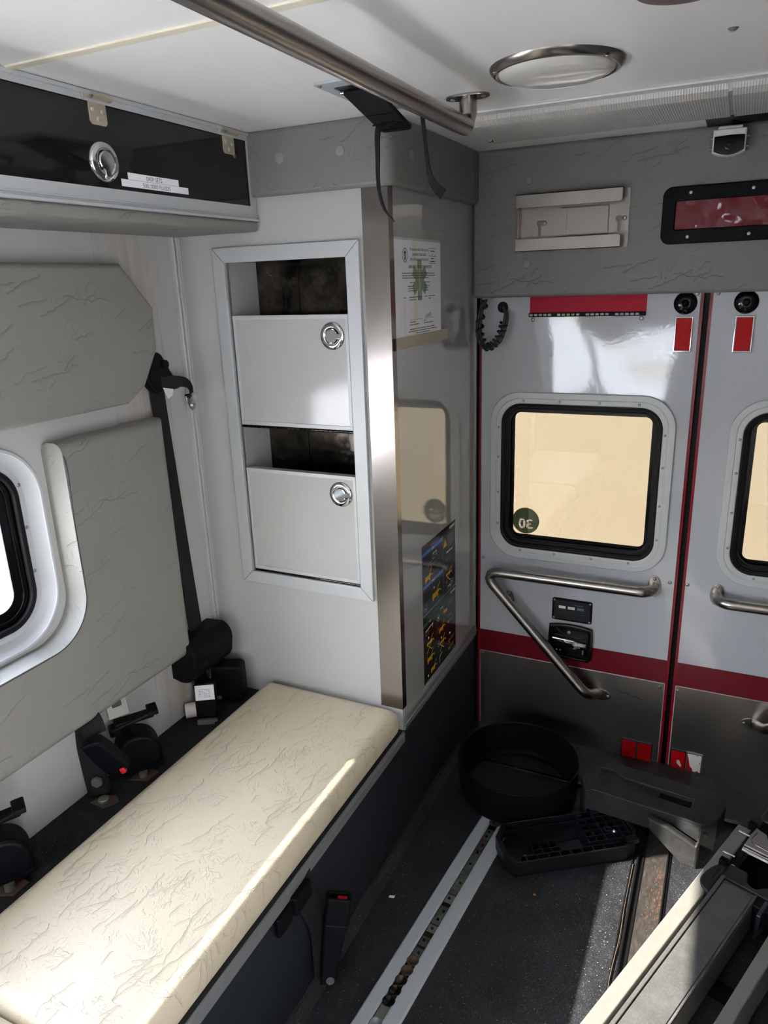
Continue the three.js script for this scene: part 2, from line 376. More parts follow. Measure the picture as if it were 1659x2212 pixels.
const scratches = canvasTex(1024, 1024, (g, w, h) => {
  g.fillStyle = '#7d7d7d'; g.fillRect(0, 0, w, h);
  for (let i = 0; i < 900; i++) { const v = 100 + rnd() * 60 | 0; g.strokeStyle = `rgba(${v},${v},${v},0.5)`; g.lineWidth = rr(0.5, 1.5); const x = rnd() * w, y = rnd() * h; g.beginPath(); g.moveTo(x, y); g.lineTo(x + rr(-10, 10), y + rr(40, 260)); g.stroke(); }
  for (let i = 0; i < 26; i++) { const v = rnd() < 0.5 ? 60 : 190; g.strokeStyle = `rgba(${v},${v},${v},0.8)`; g.lineWidth = rr(0.8, 2); wander(g, rnd() * w, rnd() * h, rnd() * 6.3, rr(30, 200), 0.1, 8); }
}, false, [0.5, 0.5]);
M.kick = std(0xb0aaa2, 0.64, { metalness: 1, roughnessMap: scratches, bumpMap: scratches, bumpScale: 0.00012 });
[[-0.676, -0.099, 0], [-0.07, 0.507, 1]].forEach(([x0, x1, k]) => {
  const d = structure('door_' + (k + 1)), [wx, wy] = WIN[k];
  const sh = poly([[x0, -0.2], [x1, -0.2], [x1, 1.5], [x0, 1.5]]); sh.holes.push(rrect(0.474, 0.468, 0.07, wx, wy, THREE.Path));
  part('panel', ext(sh, 0.045, 0, 'z', 0, 0, -0.045), M.doorSkin, d);
  part('red_edge', [span(x0 - 0.0075, x0 + 0.001, -0.2, 1.5, -0.042, -0.003), span(x1 - 0.001, x1 + 0.0075, -0.2, 1.5, -0.042, -0.003)], M.redPaint, d, 'dark red painted door edge');
  part('kick_plate', span(x0 + 0.002, x1 - 0.002, -0.19, 0.285, 0, 0.0025, 0.001), M.kick, d, 'scuffed stainless kick plate');
  part('stripe', span(x0, x1, 0.286, 0.362, 0, 0.0006), M.redStripe, d, 'dark red stripe');
  const sc = k ? [[x0 + 0.008, 0.27], [x0 + 0.006, 0.61], [x0 + 0.011, 1.403]] : [[x0 + 0.01, 0.277], [x1 - 0.013, 0.271], [x0 + 0.009, 0.613], [x1 - 0.012, 0.61], [x1 - 0.009, 1.403], [-0.528, 1.343], [-0.239, 1.344]];
  for (const [x, y] of sc) part('screw', screw(0.0055, 'z', x, y, y < 0.28 ? 0.0025 : 0), M.screwMetal, d);
});
// framed windows of the two doors
function rearWindow(n, cx, cy, mouth) {
  const w = structure('window_' + n, [cx, cy, 0]);
  part('frame', [ring(0.516, 0.512, 0.09, 0.478, 0.474, 0.072, 0.007, 0.0025, 'z', 0, 0, 0), ring(0.482, 0.478, 0.075, 0.45, 0.445, 0.06, 0.014, 0.003, 'z', 0, 0, -0.008)], M.alu, w);
  part('gasket', [ring(0.456, 0.45, 0.062, 0.43, 0.425, 0.05, 0.02, 0.006, 'z', 0, 0, -0.018), ring(0.44, 0.434, 0.055, 0.41, 0.404, 0.042, 0.02, 0.005, 'z', 0, 0, -0.034)], M.rubber, w);
  part('black_border', ring(0.43, 0.424, 0.05, 0.388, 0.381, 0.018, 0.0015, 0, 'z', 0, 0, -0.037, 0.0, 0.0), M.glossBlack, w);
  part('pane', ext(rrect(0.43, 0.424, 0.05), 0.0006, 0, 'z', 0, 0, -0.0362), M.tintRear, w);
  const q = [];
  for (const s of [-0.16, -0.055, 0.055, 0.16]) q.push([s, 0.231], [s, -0.23]);
  for (const s of [-0.15, -0.05, 0.06, 0.15]) q.push([-0.232, s], [0.232, s]);
  for (const [x, y] of q) part('screw', screw(0.0038, 'z', x, y, 0.006), M.screwMetal, w);
  return w;
}
rearWindow(2, WIN[0][0], WIN[0][1]);
rearWindow(3, WIN[1][0], WIN[1][1]);
{ // slider in the left wall above the bench
  const w = structure('window_1', [XL, 0.9735, 1.74]);
  part('frame', [ring(1.3, 0.423, 0.115, 1.284, 0.407, 0.107, 0.006, 0.002, 'x', 0, 0, 0), loftRing(1.286, 0.409, 0.108, 0.004, 1.248, 0.371, 0.089, -0.022, 'x', 0, 0, 0), ring(1.254, 0.377, 0.092, 1.216, 0.339, 0.073, 0.005, 0.001, 'x', -0.026, 0, 0)], M.aluWin, w);
  part('gasket', ring(1.22, 0.343, 0.075, 1.194, 0.317, 0.062, 0.012, 0.004, 'x', -0.026, 0, 0), M.rubber, w);
  part('slider_frame', [ring(1.196, 0.319, 0.063, 1.17, 0.293, 0.05, 0.009, 0.003, 'x', -0.034, 0, 0), ring(1.172, 0.295, 0.051, 1.134, 0.257, 0.035, 0.008, 0.002, 'x', -0.038, 0, 0), ring(1.3, 0.42, 0.112, 1.15, 0.27, 0.042, 0.008, 0, 'x', -0.048, 0, 0)], M.glossBlack, w);
  part('pane', ext(rrect(1.14, 0.263, 0.038), 0.0006, 0, 'x', -0.035), M.glass, w);
  const q = []; for (const s of [0.12, 0.03, -0.065]) q.push([-0.617, s], [0.617, s]);
  for (const s of [-0.5, -0.35, -0.17, 0, 0.17, 0.35, 0.545]) q.push([s, -0.179], [s, 0.179]);
  for (const [z, y] of q) part('screw', screw(0.0042, 'x', -0.021, y, z), M.screwMetal, w);
}
{ // extrusion that closes the corner beside the cabinet
  const s = structure('trim_1');
  part('extrusion', [span(XL, XL + 0.004, 0.357, 1.58, 0.587, 0.622), span(XL, XL + 0.013, 0.357, 1.58, 0.613, 0.62, 0.003), span(XL, XL + 0.011, 0.357, 1.58, 0.599, 0.605, 0.0025), span(XL, XL + 0.007, 0.357, 1.58, 0.587, 0.59, 0.001)], M.alu, s);
  for (let y = 0.5; y < 1.5; y += 0.165) part('screw', screw(0.003, 'x', XL + 0.004, y, 0.61), M.screwMetal, s);
}

// ---------------------------------------------------------------- outside
tag(part('concrete_yard', span(-30, 30, -1.0, -0.8, -30, 30), M.concrete), 'pale sunlit concrete yard around the vehicle', 'yard');
{
  const b = thing('beige_building', 'beige sunlit building wall seen through the rear door windows', 'building', [0, -0.8, -2.9]);
  part('wall', span(-9, 9, 0, 6, -0.4, 0), M.beigeWall, b);
}
// ---------------------------------------------------------------- padded headers
const PAD = 0.02;
{
  const t = thing('header_pad', 'grey vinyl padded header above the rear doors', 'padding', [0, 0, 0]);
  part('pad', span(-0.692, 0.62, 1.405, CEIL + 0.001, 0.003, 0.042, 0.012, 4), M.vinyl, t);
  for (const [x, y] of [[-0.538, 1.698], [-0.538, 1.491]]) part('button', dome(0.0115, 0.004, 'z', x, y, 0.0415), M.button, t);
}
{
  const t = thing('corner_pad', 'grey vinyl pad wrapped around the top of the white cabinet', 'padding', [0, 0, 0]);
  const L = new THREE.Shape(), x1 = XC + PAD, z1 = ZC + PAD, r = 0.03;
  L.moveTo(-1.03, -ZC + 0.001); L.lineTo(-1.03, -z1); L.lineTo(x1 - r, -z1); L.absarc(x1 - r, -(z1 - r), r, -Math.PI / 2, 0); L.lineTo(x1, -0.043); L.lineTo(XC, -0.043); L.lineTo(XC, -ZC + 0.001); L.closePath();
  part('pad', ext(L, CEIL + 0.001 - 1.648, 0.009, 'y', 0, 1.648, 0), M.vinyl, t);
  for (const x of [-0.94, -0.79]) part('button', dome(0.0115, 0.004, 'z', x, 1.721, z1 - 0.0005), M.button, t);
  for (const z of [0.5, 0.1]) part('button', dome(0.0115, 0.004, 'x', x1 - 0.0005, 1.714, z), M.button, t);
}

// ---------------------------------------------------------------- chrome paddle latch (one mesh, modelled facing +z, the tongue pointing along +x)
function latchGeo(R, turn, axis, x, y, z) {
  const g = [lathe([[0.001, 0.0012], [0.3 * R, 0.0015], [0.52 * R, 0.003], [0.6 * R, 0.0062], [0.68 * R, 0.0072], [0.9 * R, 0.0062], [R, 0.002], [R, 0]], 'z', 0, 0, 0, 40)];
  const o = (a, b, c, P) => { const s = new P(); s.absarc(0, 0, a, 0.42, Math.PI * 2 - 0.42); s.lineTo(b, -c); s.lineTo(b, c); s.closePath(); return s; };
  const h = o(0.52 * R, 0.8 * R, 0.2 * R, THREE.Shape), q = new THREE.Path(); q.absarc(-0.04 * R, 0, 0.38 * R, 0, Math.PI * 2); h.holes.push(q);
  g.push(ext(h, 0.005, 0.0018, 'z', 0, 0, 0.0042), box(0.1 * R, 0.6 * R, 0.003, 0.1 * R, 0, 0.003));
  g.forEach((m) => { m.rotateZ(turn); toAxis(m, axis); mv(m, x, y, z); });
  return g;
}

// ---------------------------------------------------------------- cabinet at the end of the bench
{
  const c = thing('wall_cabinet', 'tall white corner cabinet with two drop doors and a stainless corner', 'cabinet');
  const front = poly([[XL, 0.336], [XC, 0.336], [XC, 1.7], [XL, 1.7]]); front.holes.push(poly([[-1.122, 0.728], [-0.794, 0.728], [-0.794, 1.514], [-1.122, 1.514]], THREE.Path));
  part('front_panel', ext(front, 0.012, 0, 'z', 0, 0, ZC - 0.012), M.laminate, c);
  part('side_panel', span(XC - 0.012, XC, 0.372, 1.7, 0.002, ZC - 0.012), M.laminateSide, c, 'glossy grey side panel');
  part('corner_trim', ext(poly([[-0.754, -ZC], [-0.754, -ZC - 0.0018], [XC + 0.0018, -ZC - 0.0018], [XC + 0.0018, -ZC + 0.022], [XC, -ZC + 0.022], [XC, -ZC]]), 1.65 - 0.4, 0, 'y', 0, 0.4, 0), M.steel, c, 'brushed stainless corner strip');
  part('bottom_trim', [span(XC - 0.002, XC + 0.006, 0.337, 0.374, 0.002, ZC, 0.002), span(XC, XC + 0.009, 0.352, 0.358, 0.002, ZC, 0.002)], M.aluEdge, c);
  part('side_edge', span(XC - 0.002, XC + 0.005, 0.374, 1.65, 0.004, 0.012, 0.001), M.aluEdge, c);
  // compartment lining
  part('compartment', [span(-1.122, -0.794, 0.72, 1.52, ZC - 0.125, ZC - 0.12), span(-1.125, -1.122, 0.72, 1.52, ZC - 0.12, ZC - 0.012), span(-0.794, -0.791, 0.72, 1.52, ZC - 0.12, ZC - 0.012), span(-1.122, -0.794, 1.514, 1.518, ZC - 0.12, ZC - 0.012), span(-1.122, -0.794, 1.118, 1.122, ZC - 0.12, ZC - 0.01), span(-1.122, -0.794, 0.724, 0.728, ZC - 0.12, ZC - 0.01)], M.galv, c, 'dull galvanised lining');
  part('lining_seam', span(-1.002, -0.998, 0.72, 1.52, ZC - 0.12, ZC - 0.117), M.galv, c);
  part('lining_side', span(-1.122, -1.12, 0.728, 1.514, ZC - 0.12, ZC - 0.01), M.laminate, c);
  // mitred frame
  const X0 = -1.153, X1 = -0.761, Y0 = 0.697, Y1 = 1.547, x0 = -1.121, x1 = -0.795, y0 = 0.73, y1 = 1.513, e = 0.0006;
  for (const p of [[[X0 + e, Y1], [X1 - e, Y1], [x1 - e, y1], [x0 + e, y1]], [[X0 + e, Y0], [x0 + e, y0], [x1 - e, y0], [X1 - e, Y0]], [[X0, Y0 + e], [X0, Y1 - e], [x0, y1 - e], [x0, y0 + e]], [[X1, Y0 + e], [x1, y0 + e], [x1, y1 - e], [X1, Y1 - e]]])
    part('frame_rail', ext(poly(p), 0.011, 0.0015, 'z', 0, 0, ZC, { bs: 2 }), M.alu, c);
  part('frame_lip', span(x0 - 0.001, x0 + 0.004, y0, y1, ZC - 0.002, ZC + 0.006), M.aluEdge, c);
  for (const [ya, yb, ly] of [[1.127, 1.392, 1.344], [0.737, 1.015, 0.968]]) {
    const d = part('door', span(-1.112, -0.8, ya + 0.002, yb - 0.001, ZC - 0.014, ZC + 0.0035), M.laminate, c);
    const xa = -1.115, xb = -0.798;
    part('edge_trim', [span(xa, xa + 0.008, ya, yb, ZC - 0.015, ZC + 0.005, 0.001), span(xb - 0.008, xb, ya, yb, ZC - 0.015, ZC + 0.005, 0.001), span(xa, xb, yb - 0.01, yb, ZC - 0.015, ZC + 0.0055, 0.001), span(xa, xb, ya, ya + 0.01, ZC - 0.015, ZC + 0.0055, 0.001)], M.alu, d);
    part('latch', latchGeo(0.0315, 0, 'z', -0.84, ly, ZC + 0.0035), M.chrome, d);
    const k = []; for (let i = 0; i < 24; i++) k.push(rod([xa + i * 0.0132 + 0.001, ya - 0.004, ZC + 0.002], [xa + i * 0.0132 + 0.0122, ya - 0.004, ZC + 0.002], 0.0036, 8));
    part('piano_hinge', k, M.galv, d);
  }
}

// ---------------------------------------------------------------- overhead cupboard
{
  const c = thing('overhead_cabinet', 'overhead cupboard with a smoked drop front under the ceiling', 'cabinet');
  const xf = -1.02;
  part('carcass', [span(XL, xf - 0.012, 1.598, 1.61, ZC + 0.001, 2.6), span(XL, xf - 0.012, 1.61, CEIL, ZC + 0.001, ZC + 0.012), span(XL, xf - 0.012, 1.61, CEIL, 2.588, 2.6)], M.laminate, c);
  const fr = poly(zs(ZC + 0.001, 2.6, 1.602, 1.79 - 0.01)); fr.holes.push(poly(zs(0.609, 2.57, 1.628, 1.764), THREE.Path));
  part('frame', [ext(fr, 0.012, 0.002, 'x', xf - 0.012, 0, 0, { bs: 2 }), span(xf - 0.006, xf + 0.006, 1.598, 1.604, ZC + 0.001, 2.6, 0.002), span(xf - 0.004, xf + 0.003, 1.608, 1.611, ZC + 0.001, 2.6, 0.001), span(xf - 0.006, xf + 0.004, CEIL - 0.008, CEIL - 0.001, ZC + 0.001, 2.6, 0.002)], M.alu, c);
  const p = part('drop_front', span(xf - 0.013, xf - 0.003, 1.623, 1.769, 0.606, 2.57, 0.0015), M.smoked, c, 'smoked dark acrylic front');
  part('latch', latchGeo(0.0325, -Math.PI / 2, 'x', xf - 0.003, 1.672, 1.036), M.chrome, p);
  for (const z of [1.036, 0.672]) {
    const lf = poly([[-(z + 0.0195), 1.733], [-(z + 0.015), 1.7285], [-(z - 0.015), 1.7285], [-(z - 0.0195), 1.733], [-(z - 0.0195), 1.766], [-(z + 0.0195), 1.766]]);
    part('hinge', [ext(lf, 0.0022, 0.0006, 'x', xf - 0.003), rod([xf + 0.003, 1.772, z + 0.014], [xf + 0.003, 1.772, z - 0.03], 0.0048), span(xf, xf + 0.003, 1.766, 1.779, z - 0.03, z + 0.034, 0.002), ...screw(0.0045, 'x', xf + 0.001, 1.772, z + 0.028), ...screw(0.0045, 'x', xf - 0.001, 1.752, z + 0.011), ...screw(0.0045, 'x', xf - 0.001, 1.75, z - 0.011), ...screw(0.0045, 'x', xf - 0.001, 1.738, z)], M.nickel, p);
  }
  part('screw', screw(0.005, 'x', xf - 0.003, 1.728, 0.652), M.screwMetal, p);
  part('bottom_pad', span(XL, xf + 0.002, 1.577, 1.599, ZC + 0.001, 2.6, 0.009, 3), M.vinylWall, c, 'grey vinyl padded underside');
}
function label(text, w, h, opt = {}) {
  return canvasTex(512, Math.round(512 * h / w), (g, W, H) => {
    g.fillStyle = '#f2f2f4'; g.fillRect(0, 0, W, H); g.fillStyle = '#20202a'; g.font = `${H * 0.84 | 0}px sans-serif`; g.textAlign = 'center'; g.textBaseline = 'middle'; g.fillText(text, W / 2, H * 0.54, W * 0.9);
  });
}
tag(part('label_strip', sheetX(0.982, 0.846, 1.6495, 1.661, -1.0229, 0.0005), std(0xffffff, 0.4, { map: label('DRIP SETS', 0.136, 0.0115) })), 'upper white label strip reading DRIP SETS on the smoked front', 'label');
tag(part('label_strip', sheetX(1.0, 0.819, 1.637, 1.649, -1.0227, 0.0005), std(0xffffff, 0.4, { map: label('500.1000 FLUIDS', 0.181, 0.012) })), 'lower white label strip reading 500.1000 FLUIDS on the smoked front', 'label');

// ---------------------------------------------------------------- bench
{
  const b = thing('bench', 'stainless fronted bench box carrying the cream cushions along the left wall', 'bench');
  part('side_panel', span(XC - 0.01, XC, F0, 0.337, 0.002, 2.4), M.steelDark, b, 'dull stainless panel');
  tag(part('carpet_ledge', span(XL + 0.001, -1.104, 0.332, 0.356, ZC + 0.001, 2.38, 0.003), M.carpet), 'narrow black carpeted ledge between the bench cushions and the left wall', 'ledge');
  part('lid', [span(-1.09, XC + 0.001, 0.308, 0.332, ZC + 0.002, 1.586, 0.001), span(XC - 0.004, XC + 0.006, 0.306, 0.33, ZC + 0.002, 1.586, 0.002), span(XC - 0.004, XC + 0.004, 0.329, 0.336, ZC + 0.002, 1.586, 0.001)], M.aluEdge, b);
  part('lid', span(-1.09, XC + 0.004, 0.308, 0.332, 1.589, 2.4, 0.001), M.aluEdge, b);
  part('end_panel', [span(XL + 0.002, XC - 0.01, F0, 0.33, 2.388, 2.4)], M.steelDark, b);
}
function cushion(name, lbl, x0, x1, y0, y1, z0, z1, r) {
  const t = thing(name, lbl, 'cushion', [(x0 + x1) / 2, y0, (z0 + z1) / 2], undefined);
  const w = x1 - x0, h = y1 - y0, d = z1 - z0, g = new RoundedBoxGeometry(w, h, d, 8, r);
  g.translate(0, h / 2, 0);
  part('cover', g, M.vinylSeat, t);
  return t;
}
cushion('bench_cushion', 'cream crinkled vinyl bench cushion lying against the white cabinet', -1.102, -0.6905, 0.3365, 0.412, 0.598, 1.584, 0.03);
cushion('bench_cushion', 'cream vinyl bench cushion cut off at the lower left corner of the photo', -1.102, -0.6905, 0.3365, 0.41, 1.588, 2.36, 0.03);
// wall pads
{
  const t = thing('wall_pad', 'upper grey vinyl wall pad with clipped corners above the side window', 'padding');
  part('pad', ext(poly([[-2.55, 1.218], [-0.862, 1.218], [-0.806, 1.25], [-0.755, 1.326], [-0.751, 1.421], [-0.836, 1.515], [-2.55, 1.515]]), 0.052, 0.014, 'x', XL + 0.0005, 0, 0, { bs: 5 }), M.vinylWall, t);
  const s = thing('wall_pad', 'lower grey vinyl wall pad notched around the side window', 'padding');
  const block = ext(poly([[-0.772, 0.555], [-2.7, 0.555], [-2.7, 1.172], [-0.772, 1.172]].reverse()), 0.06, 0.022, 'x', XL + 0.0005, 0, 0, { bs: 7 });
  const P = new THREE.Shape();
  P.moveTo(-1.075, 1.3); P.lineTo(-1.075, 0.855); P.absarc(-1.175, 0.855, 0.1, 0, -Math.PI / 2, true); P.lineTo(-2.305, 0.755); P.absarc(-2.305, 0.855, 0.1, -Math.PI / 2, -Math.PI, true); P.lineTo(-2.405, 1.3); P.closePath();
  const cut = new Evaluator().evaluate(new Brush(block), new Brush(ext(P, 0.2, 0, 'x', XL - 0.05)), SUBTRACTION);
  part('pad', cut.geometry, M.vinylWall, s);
  const xs = XL + 0.0602, seam = [[xs - 0.02, 1.166, 1.073], [xs, 1.15, 1.073], [xs, 1.0, 1.073]]; for (let i = 0; i <= 8; i++) { const a = i / 8 * Math.PI / 2; seam.push([xs, 0.855 - 0.102 * Math.sin(a), 1.175 - 0.102 * Math.cos(a)]); } seam.push([xs, 0.753, 1.6], [xs, 0.753, 2.28]);
  part('stitch_seam', tube(seam, 0.0014, { n: 90, k: 6 }), M.thread, s);
}

// ---------------------------------------------------------------- on the ceiling
{
  const t = thing('ceiling_grab_rail', 'long brushed steel grab rail running along the ceiling', 'grab rail');
  part('pipe', bent([[-0.497, CEIL - 0.002, 0.643], [-0.497, 1.7265, 0.643], [-0.497, 1.7265, 2.5], [-0.497, CEIL - 0.002, 2.5]], 0.0165, 0.024, 24), M.pipe, t);
  for (const z of [0.645, 2.5]) {
    const e = new THREE.Shape(); e.absellipse(0, 0, 0.042, 0.024, 0, Math.PI * 2);
    const f = part('flange', ext(e, 0.0045, 0.0012, '-y', -0.497, CEIL, z, { cs: 24 }), M.pipe, t);
    for (const d of [-0.03, 0.03]) part('screw', screw(0.005, '-y', -0.497 + d, CEIL - 0.0045, z), M.screwMetal, f);
  }
}
{
  const t = thing('fluid_bag_hook', 'recessed steel ceiling plate with a folding black bag hook', 'hook', [-0.625, CEIL, 0.757]);
  const s = rrect(0.132, 0.245, 0.008); s.holes.push(rrect(0.092, 0.18, 0.012, 0, 0, THREE.Path));
  part('plate', ext(s, 0.004, 0.001, '-y', 0, 0, 0), M.track, t);
  part('pocket', ext(rrect(0.094, 0.182, 0.012), 0.001, 0, '-y', 0, 0, 0), M.steelDark, t);
  part('hinge_pin', rod([-0.044, -0.006, 0.06], [0.044, -0.006, 0.06], 0.004), M.chrome, t);
  const f = ext(rrect(0.064, 0.165, 0.01), 0.007, 0.002, '-y'); f.translate(0, 0, -0.08); f.rotateX(-0.235); f.translate(-0.002, -0.006, 0.075);
  const h = part('hook_flap', f, M.plastic, t, 'black plastic hook flap');
  const e = [[-0.012, -0.118], [0.012, -0.118], [0, -0.108], [0, -0.128], [0.02, -0.113], [-0.02, -0.113]].map(([x, z], i) => box(i % 3 === 2 ? 0.028 : 0.012, 0.0016, 0.0024, x, -0.0075, z - 0.012));
  e.push(span(-0.026, 0.026, -0.0085, -0.006, -0.09, -0.086), span(-0.026, 0.026, -0.0085, -0.006, -0.152, -0.148));
  e.forEach((g) => { g.rotateX(-0.235); g.translate(-0.002, -0.006, 0.075); });
  for (const g of e) part('embossing', g, M.plastic, h);
  for (const [x, z] of [[-0.057, 0.112], [0.057, 0.112], [-0.057, -0.112], [0.057, -0.112], [-0.057, 0]]) part('screw', screw(0.0042, '-y', x, -0.004, z), M.screwMetal, t);
}
tag(part('hook_strap', ribbon([[-0.648, 1.757, 0.69], [-0.663, 1.735, 0.685], [-0.668, 1.69, 0.68], [-0.668, 1.635, 0.68], [-0.655, 1.595, 0.685], [-0.634, 1.572, 0.69]], (u) => 0.02 - 0.006 * u, 0.0022, (u) => [0.95 - 0.45 * u, -0.1, 0.5 + 0.3 * u]), M.webbing), 'narrow black strap hanging to the left of the ceiling hook', 'strap');
tag(part('hook_strap', ribbon([[-0.572, 1.75, 0.685], [-0.569, 1.715, 0.68], [-0.567, 1.69, 0.68], [-0.56, 1.647, 0.68], [-0.549, 1.626, 0.68], [-0.533, 1.612, 0.68]], 0.02, 0.0022, (u) => { const a = u < 0.5 ? 0.35 : 0.35 + (u - 0.5) * 2.1; return [0.42 * Math.cos(a) + Math.sin(a) * 0.7, Math.sin(a) * 0.75 - 0.1, 0.9 * Math.cos(a)]; }), M.webbing), 'black strap with a twisted wide end hanging to the right of the ceiling hook', 'strap');
{
  const t = thing('dome_light', 'round chrome rimmed dome light with a frosted lens beside the grab rail', 'ceiling light', [-0.309, CEIL, 0.755]);
  part('rim', lathe([[0.093, 0], [0.0925, 0.008], [0.096, 0.011], [0.1, 0.01], [0.106, 0.004], [0.1075, 0]], '-y', 0, 0, 0, 64), M.pipe, t);
  part('lens', lathe([[0.094, 0.004], [0.09, 0.012], [0.075, 0.018], [0.05, 0.0205], [0.02, 0.0215], [0.0002, 0.022]], '-y', 0, 0, 0, 64), M.frosted, t);
  for (const a of [0.5, 2.6, 4.7]) part('screw', screw(0.005, '-y', 0.1 * Math.cos(a), -0.0095, 0.1 * Math.sin(a)), M.screwMetal, t);
}
{
  const t = thing('ceiling_collar', 'round brownish metal collar on the ceiling just showing at the top edge', 'collar', [-0.1, CEIL, 1.02]);
  part('ring', lathe([[0.0002, 0.006], [0.04, 0.006], [0.055, 0.005], [0.061, 0]], '-y', 0, 0, 0, 48), std(0x6e5f58, 0.5), t);
  part('cap', dome(0.02, 0.006, '-y', 0, -0.006, 0), M.nickel, t);
}
{
  const t = thing('ceiling_plug', 'small metal plug in the white ceiling beside the frosted dome light', 'screw', [-0.051, CEIL, 0.805]);
  part('cap', [lathe([[0.0002, 0.0035], [0.004, 0.003], [0.0062, 0.0012], [0.0075, 0]], '-y', 0, 0, 0, 20)], M.aluEdge, t);
  part('slot', box(0.006, 0.001, 0.0015, 0, -0.0036, 0), M.screwMetal, t);
}
{
  const ribs = (() => { const n = 64; return noiseTex(n, (x) => { const v = 255 * Math.abs(((x / n * 4) % 1) - 0.5) * 2 | 0; return [v, v, v]; }, 0.0192); })();
  M.prismRib = phy(0xc6c4be, 0.28, { bumpMap: ribs, bumpScale: 0.0007 });
  const t = thing('light_bar', 'long ribbed fluorescent style light bar on the ceiling above the rear doors', 'ceiling light');
  const prof = poly([[-0.478, CEIL], [-0.474, CEIL - 0.012], [-0.455, CEIL - 0.02], [-0.255, CEIL - 0.022], [-0.236, CEIL - 0.012], [-0.234, CEIL]]);
  for (const [x0, x1] of [[-0.562, -0.0625], [-0.0555, 0.46]]) {
    const l = ext(prof, x1 - x0, 0.0015, 'x', x0, 0, 0, { bs: 2 });
    part('lens', l, M.prismRib, t);
  }
  part('joint', span(-0.0625, -0.0555, CEIL - 0.016, CEIL, 0.24, 0.474), M.prism, t);
  part('end_cap', span(-0.568, -0.561, CEIL - 0.02, CEIL, 0.238, 0.478, 0.001), M.prism, t);
  part('chrome_trim', span(-0.565, 0.62, CEIL - 0.004, CEIL, 0.482, 0.51, 0.001), std(0xe0e0e0, 0.3, { metalness: 0.4 }), t);
  part('clip', span(-0.563, -0.555, CEIL - 0.026, CEIL - 0.02, 0.3, 0.312), M.screwMetal, t);
}
{
  const t = thing('ceiling_speaker_plate', 'dark steel plate with a round opening on the ceiling at the right edge', 'plate', [0.0, CEIL, 0.095]);
  const s = rrect(0.234, 0.15, 0.004); const q = new THREE.Path(); q.absellipse(0.01, 0, 0.075, 0.055, 0, Math.PI * 2); s.holes.push(q);
  part('plate', ext(s, 0.003, 0.0008, '-y', 0, 0, 0), M.steelDark, t);
  part('recess', lathe([[0.0002, 0.004], [0.045, 0.002], [0.078, 0.0005]], '-y', 0.01, 0, 0, 40), M.rubber, t);
  for (const [x, z] of [[-0.108, 0.066], [-0.108, -0.066]]) part('screw', screw(0.0035, '-y', x, -0.003, z), M.screwMetal, t);
}
// ---------------------------------------------------------------- on the header
const ZH = 0.042;
{
  const t = thing('camera', 'small white and black surveillance camera at the top of the grey header', 'camera', [-0.066, 1.736, ZH]);
  const D = (w, h, sag) => { const s = new THREE.Shape(); s.moveTo(-w / 2, h / 2); s.lineTo(-w / 2, -h / 2 + sag); s.quadraticCurveTo(0, -h / 2 - sag, w / 2, -h / 2 + sag); s.lineTo(w / 2, h / 2); s.quadraticCurveTo(0, h / 2 + sag * 0.3, -w / 2, h / 2); return s; };
  part('housing', ext(D(0.07, 0.056, 0.008), 0.034, 0.004, 'z', 0, 0, 0), M.white, t);
  part('hood', span(-0.026, 0.026, 0.022, 0.035, 0, 0.03, 0.004), M.white, t);
  part('window', ext(D(0.064, 0.04, 0.009), 0.006, 0.002, 'z', 0, -0.007, 0.031), M.glossBlack, t);
  part('lens', [lathe([[0.0002, 0.001], [0.006, 0.002], [0.009, 0.0005]], 'z', 0, -0.008, 0.0365, 24)], M.glossBlack, t);
  for (const [x, y] of [[-0.037, 0.012], [-0.037, -0.01], [0.037, 0.012], [0.037, -0.01]]) part('side_screw', disc(0.0036, 0.008, 'x', x - 0.004, y, 0.018, 12), M.screwMetal, t);
}
{
  const t = thing('marker_light', 'rectangular red marker light in a black bezel on the grey header', 'light', [0.0, 1.5875, ZH]);
  const s = rrect(0.405, 0.131, 0.022); s.holes.push(rrect(0.343, 0.064, 0.003, 0, 0, THREE.Path));
  part('bezel', ext(s, 0.009, 0.003, 'z'), M.plastic, t);
  part('lens', span(-0.173, 0.173, -0.033, 0.033, 0.0, 0.0045), M.redLens, t, 'rippled dark red lens');
  for (const x of [-0.135, 0, 0.135]) for (const y of [-0.05, 0.05]) part('screw', screw(0.0042, 'z', x - 0.005, y, 0.009), M.nickel, t);
}
